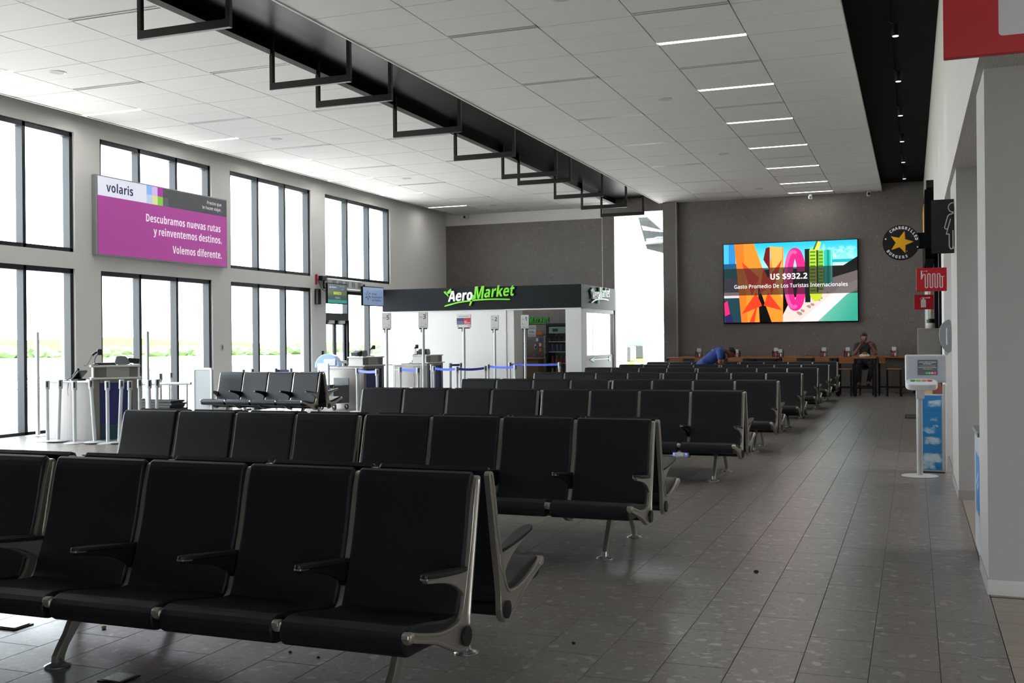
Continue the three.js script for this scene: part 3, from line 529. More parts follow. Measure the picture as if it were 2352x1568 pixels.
// flight screens on arms from the window wall
{
  const flight = canvasTex(720, 400, (x, w, h) => {
    const g = ['#34444e', '#2c3a3c', '#5d7a1a', '#2f3d40', '#2d8a7c']; [[0, 120, g[0]], [120, 130, '#33414c'], [128, 130, '#3b4a44'], [250, 96, '#34414a'], [330, 70, g[4]]].forEach(([y, hh, c]) => { x.fillStyle = c; x.fillRect(0, y, w, hh); });
    x.fillStyle = '#4b5c26'; x.fillRect(0, 150, w, 82); txt(x, 'AEROMEXICO', 130, 82, 30, '#c8d4dc', 'left', 'bold'); x.fillStyle = '#c8d4dc'; blob(x, 90, 70, 18, 1, 0); txt(x, 'AM 2685', 640, 62, 46, '#7f919a', 'right', 'normal'); txt(x, '14:55', 610, 118, 42, '#9fb0b8', 'right', 'normal');
    txt(x, 'MEXICO', 360, 218, 76, '#e3ec2c', 'center', 'bold'); txt(x, 'PUERTA 2', 370, 305, 46, '#c2ccd0', 'center', 'normal');
  });
  const logo = canvasTex(720, 400, (x, w, h) => {
    x.fillStyle = '#7f93b4'; x.fillRect(0, 0, w, h); const leafs = ['#5a2f52', '#2d2b55', '#2d2b55', '#3f7a4a', '#2f5f62', '#3c4a60'];
    leafs.forEach((c, i) => { const a = (i / 6) * 6.283 + 0.5; x.fillStyle = c; x.beginPath(); x.moveTo(170 + Math.cos(a) * 14, 185 + Math.sin(a) * 14); x.lineTo(170 + Math.cos(a - 0.28) * 84, 185 + Math.sin(a - 0.28) * 90); x.lineTo(170 + Math.cos(a + 0.1) * 104, 185 + Math.sin(a + 0.1) * 110); x.closePath(); x.fill(); });
    txt(x, 'Grupo', 310, 165, 58, '#39406a', 'left', 'bold'); txt(x, 'Aeroportuario', 310, 235, 58, '#39406a', 'left', 'bold', 370); txt(x, 'del Pacífico', 310, 305, 58, '#39406a', 'left', 'bold');
  });
  const tv = (z, turn, tex, k, label) => {
    const t = thing('flight_screen', label, 'screen', [-13.87, 2.8, z], turn);
    part('screen_case', rbox(0.06, 0.53, 0.94, 0.012), M.blackMatt, t); part('screen_display', plane(0.9, 0.49).rotateY(Math.PI / 2), screenMat(tex, k), t, [0.0315, 0, 0]);
    part('screen_arm', merge([bar([-0.33, 0.24, 0], [-0.05, 0.1, 0], 0.018), rbox(0.04, 0.2, 0.16, 0.006, -0.33, 0.24, 0), rbox(0.03, 0.16, 0.2, 0.006, -0.04, 0.08, 0)]), M.blackMetal, t);
  };
  tv(-23.58, -0.03, flight, 0.55, 'flight screen reading MEXICO hanging above the glazed door');
  tv(-25.5, -0.16, logo, 0.5, 'blue grey flight screen with the airport group logo beside the shop fascia');
  const u = thing('air_curtain', 'long white air curtain with slots above the glazed door', 'air curtain', [XW + 0.001, 3.08, -24.42]);
  part('curtain_case', rbox(0.2, 0.24, 1.8, 0.04, 0.1, 0, 0, 3), M.white, u);
  for (let i = 0; i < 5; i++) for (let j = 0; j < 3; j++) part('curtain_slot', rbox(0.012, 0.15, 0.03, 0.004, 0.2, 0.0, 0.7 - i * 0.33 - j * 0.065, 1), M.greyPlastic, u);
  const e = thing('emergency_lamp', 'small dark emergency lamp on the pier beside the air curtain', 'lamp', [XW, 3.2, -23.44]);
  part('lamp_case', rbox(0.12, 0.12, 0.24, 0.01, 0.07, 0, 0), M.blackMetal, e); part('lamp_head', cyl(0.04, 0.05, 0.06, 0.1, -0.02, -0.08), M.greyPlastic, e);
  const a = thing('alarm_strobe', 'red fire alarm strobe with a cable on the wall left of the air curtain', 'alarm', [XW, 3.16, -23.2]);
  part('strobe_case', rbox(0.05, 0.26, 0.06, 0.01, 0.025, 0, 0), M.red, a); part('strobe_cable', tube([[0.03, 0.05, -0.02], [0.05, -0.1, -0.1], [0.08, -0.25, -0.2], [0.12, -0.3, -0.32]], 0.007), M.rubber, a);
  const r = thing('card_reader', 'small black card reader on the pier left of the glazed door', 'reader', [XW, 1.25, -23.5]); part('reader_case', rbox(0.03, 0.16, 0.08, 0.008, 0.015, 0, 0), M.plastic, r); part('reader_light', box(0.004, 0.01, 0.03, 0.031, 0.05, 0), S(0x3a4a5a, 0.3), r);
  const sp = thing('wall_speaker', 'black loudspeaker under the cable left of the MEXICO screen', 'speaker', [XW, 2.72, -23.2]); part('speaker_case', rbox(0.12, 0.4, 0.14, 0.02, 0.06, 0, 0), M.plastic, sp); part('speaker_grille', rbox(0.01, 0.34, 0.1, 0.004, 0.121, 0, 0), M.rubber, sp);
  const sw = thing('light_switch', 'white switch plate on the pier between second and third windows', 'switch', [XW, 1.46, -19.3]); part('switch_plate', rbox(0.012, 0.15, 0.09, 0.004, 0.006, 0, 0), M.white, sw); part('switch_rocker', rbox(0.01, 0.09, 0.04, 0.003, 0.013, 0, 0), M.greyPlastic, sw);
}
// signs flagged off the shop wall
function flagSign(name, label, x0, x1, y0, y1, z, tex, side, cat = 'sign') {
  const t = thing(name, label, cat, [(x0 + x1) / 2, (y0 + y1) / 2, z]);
  part('sign_panel', rbox(x1 - x0, y1 - y0, 0.03, 0.004), side, t); part('sign_face', plane(x1 - x0 - 0.006, y1 - y0 - 0.006), print(tex), t, [0, 0, 0.0165]);
  return t;
}
{
  const line = (x, p, w, c = '#e4e4e4') => { x.strokeStyle = c; x.lineWidth = w; x.lineJoin = x.lineCap = 'round'; x.beginPath(); p.forEach(([a, b], i) => (i ? x.lineTo(a, b) : x.moveTo(a, b))); x.stroke(); };
  const woman = canvasTex(222, 512, (x) => {
    x.fillStyle = '#26282a'; x.fillRect(0, 0, 222, 512); const c = 214;
    x.strokeStyle = '#dcdcdc'; x.lineWidth = 10; x.beginPath(); x.arc(c, 78, 44, 0, 7); x.stroke();
    line(x, [[c, 128], [c - 12, 142], [c - 30, 142], [c - 50, 158], [c - 84, 270], [c - 70, 284], [c - 52, 280], [c - 24, 190]], 10); line(x, [[c, 128], [c + 12, 142], [c + 30, 142], [c + 50, 158], [c + 84, 270], [c + 70, 284], [c + 52, 280], [c + 24, 190]], 10);
    line(x, [[c - 24, 190], [c - 66, 332], [c - 38, 332], [c - 38, 450], [c - 26, 474], [c - 8, 474], [c, 450], [c, 300]], 10); line(x, [[c + 24, 190], [c + 66, 332], [c + 38, 332], [c + 38, 450], [c + 26, 474], [c + 8, 474], [c, 450]], 10);
  });
  const t = flagSign('restroom_sign', 'black upright sign with a thin white half figure of a woman on the pier', 0.166, 0.376, 2.357, 2.888, -11.2, woman, M.blackMatt);
  part('sign_bracket', bx(0.1, 0.114, -0.2, 0.2, -0.03, 0.0), M.blackMetal, t);
  const hose = canvasTex(512, 480, (x) => {
    x.fillStyle = '#c01826'; x.fillRect(0, 0, 512, 480); const p = [[85, 60], [85, 220]]; line(x, p, 26, '#d8d2d2'); line(x, [[80, 62], [180, 62]], 10, '#d8d2d2'); line(x, [[180, 46], [180, 80]], 8, '#d8d2d2');
    x.strokeStyle = '#d8d2d2'; x.lineWidth = 20; x.beginPath(); x.moveTo(95, 190); x.lineTo(110, 140); x.arc(128, 148, 20, 3.4, 6.2); let X = 148; for (let i = 0; i < 4; i++) { x.lineTo(X, 390); x.arc(X + 21, 390, 21, Math.PI, 0, true); X += 42; if (i < 3) { x.lineTo(X, 140); x.arc(X + 21, 140, 21, Math.PI, 0, false); X += 42; } } x.lineTo(X, 190); x.stroke(); line(x, [[X - 30, 180], [X + 30, 180]], 14, '#d8d2d2');
  });
  flagSign('fire_hose_sign', 'red square sign with a white coiled fire hose flagged off the wall', 0.03, 0.36, 2.068, 2.341, -13.2, hose, M.redSign);
  const extg = canvasTex(512, 480, (x) => {
    x.fillStyle = '#c01826'; x.fillRect(0, 0, 512, 480); x.fillStyle = '#d8d2d2'; x.beginPath(); x.moveTo(170, 420); x.lineTo(170, 200); x.quadraticCurveTo(175, 150, 220, 140); x.lineTo(260, 140); x.quadraticCurveTo(305, 150, 310, 200); x.lineTo(310, 420); x.fill();
    x.fillRect(215, 100, 50, 40); line(x, [[150, 150], [190, 90], [250, 84], [280, 110]], 14, '#d8d2d2'); x.beginPath(); x.moveTo(262, 92); x.lineTo(420, 70); x.lineTo(420, 122); x.lineTo(262, 112); x.fill();
  });
  flagSign('extinguisher_sign', 'small red sign with a white fire extinguisher beyond the hose sign', 0.006, 0.33, 2.026, 2.287, -20.0, extg, M.redSign);
  const red = canvasTex(512, 512, (x) => { x.fillStyle = '#b81020'; x.fillRect(0, 0, 512, 512); x.fillStyle = '#cfcaca'; x.beginPath(); x.roundRect(146, 50, 320, 412, 12); x.fill(); });
  const r = flagSign('red_wall_sign', 'big red sign with a pale rounded rectangle at the top right corner', 0.102, 0.702, 2.482, 3.06, -3.9, red, M.redSign);
  part('sign_bracket', bx(0.1, 0.14, 0.28, 0.39, -0.01, 0.01), M.blackMetal, r);
  // round burger sign: black disc with lettering and a plain star
  const disc = canvasTex(768, 768, (x, w) => {
    x.fillStyle = '#0c0c0d'; x.fillRect(0, 0, w, w); x.translate(384, 384);
    const arc = (s, mid, rad, inward, step) => [...s].forEach((ch, i) => { const a = mid + (i - (s.length - 1) / 2) * step * (inward ? -1 : 1); x.save(); x.rotate(a); x.translate(0, inward ? rad : -rad); x.font = 'bold 84px sans-serif'; x.fillStyle = '#f2f2f2'; x.textAlign = 'center'; x.textBaseline = 'middle'; x.lineWidth = 5; x.strokeStyle = '#f2f2f2'; x.fillText(ch, 0, 0); x.strokeText(ch, 0, 0); x.restore(); });
    arc('CHARGRILLED', 0.33, 326, false, 0.208); arc('BURGERS', 0.31, 326, true, 0.22);
    x.fillStyle = '#f2f2f2'; for (const [a, b] of [[-320, -88], [338, 112], [120, 196]]) { x.beginPath(); x.arc(a, b, a === 120 ? 10 : 18, 0, 7); x.fill(); }
  });
  const b = thing('round_shop_sign', 'round black sign reading CHARGRILLED BURGERS around a plain yellow star', 'sign', [-0.187, 3.09, -18.4]);
  const starPts = (R, q) => Array.from({ length: 10 }, (_, i) => { const a = 1.29 + (i / 10) * 6.283, k = i % 2 ? q : R; return [Math.cos(a) * k, Math.sin(a) * k]; });
  part('sign_disc', cyl(0.286, 0.286, 0.09, 0, 0, 0, 48).rotateX(Math.PI / 2), M.blackMatt, b); part('sign_face', new THREE.CircleGeometry(0.285, 48), print(disc), b, [0, 0, 0.047]);
  part('star', ext(starPts(0.186, 0.078), 0.012, 0.003), S(0xf2b10c, 0.45), b, [0, 0, 0.047]);
  part('star_edge', ext(starPts(0.19, 0.08), 0.008), S(0xc0281a, 0.5), b, [0.01, -0.006, 0.043]);
  part('sign_arm', rbox(0.3, 0.26, 0.06, 0.006, 0.37, 0.02, 0), M.blackMatt, b);
  const m = thing('shop_fascia_sign', 'black sign board edge on the shop wall behind the round burger sign', 'sign', [0.26, 3.5, -21.15]);
  part('sign_board', rbox(0.16, 1.15, 5, 0.01, 0, -0.1, 0), M.blackMatt, m); part('sign_lettering', rbox(0.012, 0.6, 1.5, 0.004, -0.086, 0, 1.2), S(0xe0a21a, 0.5), m); part('sign_lamp', rbox(0.2, 0.14, 5, 0.02, 0.04, 0.56, 0), M.blackMetal, m);
}
// boarding zone signs on poles
{
  const red = (x, a, b, s, t) => { x.save(); x.translate(a, b); x.rotate(t); x.fillStyle = '#b3202c'; x.fillRect(-s, -s * 0.32, s * 2, s * 0.64); x.beginPath(); x.moveTo(-s, -s * 0.7); x.lineTo(-s * 1.7, 0); x.lineTo(-s, s * 0.7); x.fill(); x.restore(); };
  const zone = (n, flip) => canvasTex(260, 416, (x, w, h) => {
    x.fillStyle = '#b9b8b6'; x.fillRect(0, 0, w, h); x.save();
    red(x, flip ? (n === '1' ? 50 : 44) : 226, flip ? (n === '1' ? 288 : 44) : 40, 22, flip ? 2.4 : 0.8); if (!flip) red(x, 216, 330, 20, 0.6);
    txt(x, n, 178, 178, 170, '#14183f', 'center', 'bold'); txt(x, 'Zona', 28, 140, 42, '#50555e', 'left', 'bold'); txt(x, 'Zone', 34, 172, 24, '#8a8d93', 'left', 'normal');
    x.strokeStyle = '#8d8f94'; x.lineWidth = 4; x.beginPath(); x.ellipse(96, 300, 34, 24, 0, 0, 7); x.moveTo(140, 300); x.lineTo(190, 300); x.moveTo(40, 300); x.lineTo(60, 300); x.stroke(); txt(x, 'AEROMEXICO', 86, 388, 24, '#2a2f4e', 'left', 'bold'); x.fillStyle = '#2a2f4e'; blob(x, 66, 380, 11, 1, 0); x.restore();
  });
  const sky = canvasTex(430, 376, (x, w, h) => {
    x.fillStyle = '#c9c8c6'; x.fillRect(0, 0, w, h); x.fillStyle = '#242a58'; x.fillRect(0, 104, 215, 188); x.fillStyle = '#b01f2c'; x.fillRect(215, 104, 215, 188);
    txt(x, 'AEROMEXICO', 130, 68, 38, '#3a3f5e', 'left', 'bold'); x.fillStyle = '#2a2f4e'; blob(x, 96, 54, 20, 1, 0); txt(x, 'Clase Turista', 205, 220, 32, '#cfd2e0', 'right', 'normal'); txt(x, 'Economy Class', 205, 262, 32, '#cfd2e0', 'right', 'normal'); txt(x, 'SKY', 232, 222, 50, '#e0c8ca', 'left', 'bold'); txt(x, 'PRIORITY', 232, 268, 50, '#e0c8ca', 'left', 'bold', 190);
    const tri = (a, d, c) => { x.fillStyle = c; x.beginPath(); x.moveTo(a, 334); x.lineTo(a + 30 * d, 314); x.lineTo(a + 30 * d, 354); x.fill(); }; tri(18, 1, '#242a58'); tri(378, -1, '#b01f2c'); tri(414, -1, '#b01f2c');
  });
  const pole = (x, z, w, h, tex, label) => {
    const t = thing('boarding_sign', label, 'sign', [x, 0, z], 0, 'boarding signs on tall poles');
    part('sign_base', lathe([[0, 0], [0.18, 0], [0.18, 0.008], [0.06, 0.02], [0, 0.024]], 28), M.steel, t); part('sign_pole', cyl(0.032, 0.032, 2.2 - h, 0, (2.2 - h) / 2, 0, 16), M.brushed, t);
    part('sign_clamp', merge([rbox(w * 0.8, 0.03, 0.04, 0.006, 0, 2.2 - h - 0.01, 0), rbox(0.025, 0.09, 0.03, 0.005, -0.04, 2.15 - h, 0)]), M.rubber, t);
    part('sign_panel', rbox(w, h, 0.025, 0.01, 0, 2.2 - h / 2, 0), M.white, t); part('sign_face', plane(w - 0.012, h - 0.012), print(tex), t, [0, 2.2 - h / 2, 0.0135]);
  };
  pole(-11.07, -21.0, 0.225, 0.36, zone('5', false), 'tall pole sign with a large number five, leftmost of the boarding signs');
  pole(-10.16, -21.0, 0.23, 0.355, zone('3', false), 'tall pole sign with a large number three in the queue');
  pole(-10.18, -23.3, 0.38, 0.325, sky, 'tall pole sign with a blue and red SKY PRIORITY panel');
  pole(-9.9, -24.6, 0.222, 0.36, zone('2', true), 'tall pole sign with a large number two before the white shop wall');
  pole(-9.23, -25.0, 0.215, 0.35, zone('1', true), 'tall pole sign with a large number one before the shop doorway');
}

// ================= QUEUE POSTS =================
{
  const H = 0.975, mk = (label, pos, lean = [0, 0]) => {
    const t = thing('belt_post', label, 'queue post', pos, 0, 'silver belt posts');
    part('post_base', lathe([[0, 0], [0.165, 0], [0.166, 0.008], [0.13, 0.016], [0.045, 0.026], [0, 0.028]], 30), M.steel, t);
    part('post_pole', bar([0, 0.02, 0], [lean[0] * 0.85, H - 0.13, lean[1] * 0.85], 0.027, 16), M.brushed, t);
    const c = part('post_head', merge([bar([lean[0] * 0.85, H - 0.14, lean[1] * 0.85], [lean[0], H, lean[1]], 0.04, 18)]), M.steel, t);
    part('belt_slot', rbox(0.022, 0.09, 0.03, 0.004, lean[0] * 0.95 + 0.025, H - 0.06, lean[1] * 0.95 + 0.028), M.rubber, c); return t;
  };
  const st = [[-12.96, -13.0, 0, 0, 'first from the left'], [-12.72, -12.98, 0.05, 0, 'second from the left, leaning right'], [-12.29, -12.88, 0, 0, 'third from the left'], [-11.96, -12.95, -0.07, 0, 'fourth from the left, leaning left'], [-11.73, -12.98, 0, 0, 'in front of the blue panel'], [-11.58, -13.06, 0.06, 0, 'right of the blue panel, leaning right'], [-11.4, -13.08, 0.02, 0, 'at the right edge of the counter'], [-11.43, -13.36, 0, 0, 'just right of the counter'], [-11.42, -13.57, 0, 0, 'left of the two beside the tray trolley'], [-11.5, -13.83, 0.02, 0, 'right of the two beside the tray trolley']];
  for (const [x, z, a, b, l] of st) mk('silver belt post stored at the first counter, ' + l, [x, /second|fourth|right of the blue|just right/.test(l) ? 0.017 : 0, z], [a, b]);
  const q = { a0: [-11.55, -20.5], a: [-10.62, -19.7], b: [-10.84, -21.2], c: [-10.15, -20.7], d: [-11.29, -23.8], e: [-10.5, -22.25], f: [-11.45, -25.3], g: [-11.29, -25.6], h: [-9.64, -21.65], i: [-9.26, -22.4], j: [-9.8, -23.9], k: [-8.9, -23.4], l: [-10.04, -26.0], m: [-8.62, -25.9], w1: [-13.7, -16.6], w2: [-13.97, -17.25], w3: [-13.7, -19.3], w4: [-13.95, -20.0], w5: [-13.6, -20.4], w6: [-13.2, -20.4] };
  const where = { a0: 'beside the counter with the glazed door behind', a: 'left of the number five sign', b: 'left of the number three sign', c: 'right behind the number three sign', d: 'in front of the rear counter, farther of two', e: 'in front of the rear counter, nearer of two', f: 'against the white shop wall, left of two', g: 'against the white shop wall, right of two', h: 'left of the SKY PRIORITY sign', i: 'right of the SKY PRIORITY sign, left of two', j: 'right of the SKY PRIORITY sign, right of two', k: 'left of the number one sign', l: 'at the left edge of the shop doorway', m: 'right of the shop doorway sign, nearest the white shop post', w1: 'at the second window, left of two', w2: 'at the second window, right of two', w3: 'behind the window bench, leftmost', w4: 'behind the window bench, second from left', w5: 'behind the window bench, left end of the short belt', w6: 'behind the window bench, right end of the short belt' };
  for (const k in q) mk('silver belt post ' + where[k], [q[k][0], 0, q[k][1]]);
  const belt = (a, b, m, sag, label) => {
    const A = q[a], B = q[b], n = 10, geo = [], L = Math.hypot(B[0] - A[0], B[1] - A[1]), ux = (B[0] - A[0]) / L, uz = (B[1] - A[1]) / L, g = new THREE.BufferGeometry(), v = [];
    const at = (i) => { const s = i / n, d = 0.04 + s * (L - 0.08); return [A[0] + ux * d, 0.945 - sag * 4 * s * (1 - s), A[1] + uz * d]; }, nx = -uz * 0.0012, nz = ux * 0.0012;
    for (let i = 0; i < n; i++) for (const s of [1, -1]) { const p = at(i), r = at(i + 1), t = (w, y) => [w[0] + nx * s, w[1] - y, w[2] + nz * s]; const c = [t(p, 0), t(p, 0.055), t(r, 0.055), t(r, 0)]; v.push(...(s > 0 ? [c[0], c[1], c[2], c[0], c[2], c[3]] : [c[0], c[2], c[1], c[0], c[3], c[2]])); }
    g.setAttribute('position', new THREE.Float32BufferAttribute(v.flat(), 3)); g.computeVertexNormals(); single('queue_belt', g, m, label, 'belt');
  };
  belt('a0', 'a', M.belt, 0.02, 'blue queue belt in front of the counter by the glazed door');
  belt('b', 'c', M.belt, 0.01, 'blue queue belt left of the number three sign');
  belt('e', 'h', M.belt, 0.02, 'blue queue belt between the number 3 and SKY PRIORITY signs');
  belt('f', 'g', M.beltDark, 0, 'short dark blue queue belt against the white shop wall');
  belt('h', 'i', M.belt, 0.02, 'blue queue belt passing behind the SKY PRIORITY sign');
  belt('j', 'k', M.belt, 0.02, 'blue queue belt behind the number two sign');
  belt('l', 'm', M.belt, 0.01, 'blue queue belt stretched across the shop doorway');
  belt('w5', 'w6', M.beltDark, 0.01, 'short dark queue belt behind the window bench');
  for (const [x, z, l] of [[-13.95, -13.78, 'tall bare silver pole left of the first counter'], [-12.58, -14.9, 'tall bare silver pole right of the first counter, by the second window']]) {
    const t = thing('tall_post', l, 'pole', [x, 0, z]); part('post_base', lathe([[0, 0], [0.2, 0], [0.2, 0.008], [0.05, 0.02], [0, 0.02]], 28), M.white, t); part('post_pole', rbox(0.055, 1.76, 0.055, 0.008, 0, 0.89, 0), M.whiteGloss, t);
  }
}

// ================= GATE COUNTERS =================
{
  const wingShape = (() => { const f = [], r = []; for (let i = 0; i <= 14; i++) { const s = i / 14, x = -1.02 * s, z = -0.02 + 0.09 * Math.sin(s * 3.14159) - 0.05 * s; f.push([x, z]); r.unshift([x, z - 0.035]); } return f.concat(r); })();
  const wing = (y0, y1, grow = 0) => ext(wingShape, y1 - y0, grow).rotateX(Math.PI / 2).scale(1, 1, -1).rotateX(0).translate(0, y1, 0);
  const upright = (y0, y1) => { const g = ext(wingShape.map(([x, z]) => [x, -z]), y1 - y0); return g.rotateX(-Math.PI / 2).translate(0, y0, 0); };
  const desk = (label, x, z, turn, W) => {
    const t = thing('gate_counter', label, 'counter', [x, 0, z], turn);
    part('counter_body', merge([rbx(0, 0.1, 0, 0.98, -0.75, 0, 0.006), rbx(W - 0.1, W, 0, 0.98, -0.75, 0, 0.006), rbx(0.1, W - 0.1, 0.92, 0.98, -0.7, 0, 0.004), rbx(0.1, W - 0.1, 0, 0.93, -0.75, -0.06, 0.004)]), M.deskGrey, t);
    part('blue_panel', rbx(0.1, W - 0.1, 0.25, 0.92, -0.05, -0.03, 0.003), M.navy, t); part('kick_panel', rbx(0.1, W - 0.1, 0.0, 0.245, -0.055, -0.035, 0.003), M.teal, t);
    part('wing_panel', upright(0, 0.93).rotateY(-turn), M.wing, t, undefined, 'white curved side panel');
    part('wing_top', rbx(-1.04, 0.0, 0.93, 0.955, -0.62, 0.06, 0.008).rotateY(-turn), M.white, t);
    part('ledge', rbx(-0.03, W + 0.04, 0.98, 1.01, -0.42, 0.04, 0.006), M.ledge, t);
    const r = part('riser', merge([rbx(0, 0.02, 1.01, 1.175, -0.42, -0.03, 0.003), rbx(W - 0.01, W + 0.01, 1.01, 1.175, -0.42, -0.03, 0.003)]), M.white, t);
    part('riser_back', rbx(0.02, W * 0.3, 1.012, 1.172, -0.2, -0.06, 0.002), M.deskGrey, r); part('riser_back', rbx(W * 0.3, W * 0.8, 1.012, 1.172, -0.2, -0.05, 0.002), S(0x989490, 0.5), r); part('riser_back', rbx(W * 0.8, W - 0.01, 1.012, 1.172, -0.2, -0.06, 0.002), M.deskGrey, r);
    part('riser_top', rbx(-0.03, W + 0.03, 1.175, 1.205, -0.44, 0.0, 0.006), M.ledge, t);
    return t;
  };
  const loc = (t, lx, lz) => { const c = Math.cos(t.rotation.y), s = Math.sin(t.rotation.y); return [t.position.x + lx * c + lz * s, t.position.z - lx * s + lz * c]; };
  const scanner = (t, lx, lz, label) => {
    const [x, z] = loc(t, lx, lz), g = thing('barcode_scanner', label, 'scanner', [x, 1.206, z], t.rotation.y);
    part('scanner_base', lathe([[0, 0], [0.07, 0], [0.065, 0.01], [0.02, 0.02], [0, 0.02]], 20), M.plastic, g);
    part('scanner_neck', tube([[0, 0.015, 0], [-0.005, 0.08, 0], [0.02, 0.15, 0], [0.06, 0.19, 0]], 0.007), M.rubber, g);
    const h = part('scanner_head', merge([rbox(0.085, 0.1, 0.07, 0.02, 0.075, 0.215, 0, 3), tube([[0.05, 0.225, 0], [0.0, 0.2, 0], [-0.04, 0.165, 0]], 0.019)]), M.plastic, g);
    part('scanner_cord', tube([[-0.045, 0.16, 0], [-0.09, 0.06, 0.01], [-0.14, -0.01, 0.01], [-0.17, 0.005, 0]], 0.004), M.rubber, h);
  };
  const printer = (t, lx, lz, label, flip = 1) => {
    const [x, z] = loc(t, lx, lz), g = thing('ticket_printer', label, 'printer', [x, 1.206, z], t.rotation.y);
    const arch = spline([[-0.2, 0], [-0.2, 0.1], [-0.17, 0.15], [-0.05, 0.15], [0.0, 0.12], [0.03, 0.06], [0.04, 0]], 4).map(([a, b]) => [a * flip, b]);
    const sc = 0.86; g.scale.setScalar(sc); part('printer_side', ext(flip > 0 ? arch : arch.slice().reverse(), 0.02, 0.003).translate(0, 0.012, 0.1), M.greyPlastic, g); part('printer_body', ext(flip > 0 ? arch : arch.slice().reverse(), 0.24, 0.004).translate(0, 0.016, -0.145), M.plastic, g);
    part('printer_tray', merge([rbox(0.2, 0.1, 0.22, 0.015).rotateZ(-0.1 * flip).translate(0.13 * flip, 0.075, -0.02), rbox(0.14, 0.012, 0.2, 0.004).rotateZ(-0.25 * flip).translate(0.06 * flip, 0.155, -0.02)]), M.plastic, g);
    for (const s of [-1, 1]) part('printer_foot', cyl(0.015, 0.015, 0.016, -0.12 * flip * (s > 0 ? 1 : -0.6), 0.008, 0.06, 10), M.rubber, g);
  };
  const phone = (x, z, label) => {
    const g = thing('desk_phone', label, 'phone', [x, 0.956, z], 0);
    part('phone_body', rbox(0.2, 0.035, 0.2, 0.012).rotateZ(0.75).translate(0.05, 0.09, 0), M.plastic, g); part('phone_foot', rbox(0.16, 0.03, 0.18, 0.01, 0.03, 0.015, 0), M.plastic, g);
    part('handset', tube([[-0.02, 0.07, 0.06], [0.03, 0.13, 0.06], [0.09, 0.19, 0.06]], 0.022), M.rubber, g);
    part('phone_cord', tube([[-0.04, 0.06, 0.08], [-0.12, 0.01, 0.1], [-0.16, 0.0, 0.14], [-0.08, 0.0, 0.16], [0.0, 0.01, 0.17], [0.01, -0.03, 0.2], [0.0, -0.14, 0.2], [0.005, -0.24, 0.2]], 0.007, 60), M.rubber, g);
  };
  const d1 = desk('white curved gate counter with a deep blue front panel, nearest one at the windows', -12.4, -13.4, 0.8, 0.7);
  scanner(d1, 0.04, -0.14, 'black barcode scanner on a curved stand on the first gate counter'); printer(d1, 0.53, -0.2, 'black and grey ticket printer on the first gate counter'); phone(-12.88, -13.56, 'black desk phone with hanging cord on the low top of the first gate counter');
  { const [x, z] = loc(d1, 0.2, -0.27), g = thing('keyboard_tray', 'flat black tray beside the scanner on the first gate counter', 'tray', [x, 1.206, z], 0.8); part('tray_body', rbox(0.34, 0.035, 0.2, 0.008, 0, 0.018, 0), M.plastic, g); part('tray_lid', rbox(0.3, 0.008, 0.17, 0.003, 0, 0.038, 0), M.greyPlastic, g); }
  const d2 = desk('white gate counter with a blue front panel beside the glazed door', -11.97, -21.56, 1.5, 0.88);
  printer(d2, 0.16, -0.22, 'black ticket printer on the gate counter beside the glazed door', -1); scanner(d2, 0.66, -0.2, 'black barcode scanner on the gate counter beside the glazed door'); phone(-12.5, -21.8, 'black desk phone on the gate counter beside the glazed door');
  const d3 = desk('white gate counter with a dark blue front panel before the white shop wall', -11.75, -24.5, 1.56, 0.95);
  printer(d3, 0.2, -0.2, 'black and grey ticket printer on the rear gate counter by the shop wall', -1); scanner(d3, 0.06, -0.36, 'black barcode scanner on the rear gate counter by the shop wall'); phone(-12.25, -24.75, 'black desk phone on the rear gate counter by the shop wall');
}
// chrome wire trolley in front of the rear counter
{
  const t = thing('wire_trolley', 'low chrome wire trolley with two shelves in front of the rear counter', 'trolley', [-11.65, 0, -23.0]), b = [];
  for (const x of [-0.36, 0.36]) for (const z of [-0.2, 0.2]) part('trolley_post', bar([x, 0.05, z], [x, 0.95, z], 0.011), M.chrome, t);
  for (const y of [0.42, 0.86]) { const g = []; for (let i = 0; i <= 8; i++) g.push(bar([-0.36, y, -0.2 + i * 0.05], [0.36, y, -0.2 + i * 0.05], 0.004, 5)); for (const x of [-0.36, 0.36]) g.push(bar([x, y, -0.2], [x, y, 0.2], 0.007, 6)); part('wire_shelf', merge(g), M.chrome, t); }
  part('push_handle', tube([[-0.36, 0.95, -0.2], [-0.46, 0.98, -0.2], [-0.48, 0.98, 0], [-0.46, 0.98, 0.2], [-0.36, 0.95, 0.2]], 0.011), M.chrome, t);
  for (const x of [-0.36, 0.36]) for (const z of [-0.2, 0.2]) part('castor', new THREE.TorusGeometry(0.035, 0.015, 8, 16).translate(x, 0.05, z), M.rubber, t);
}
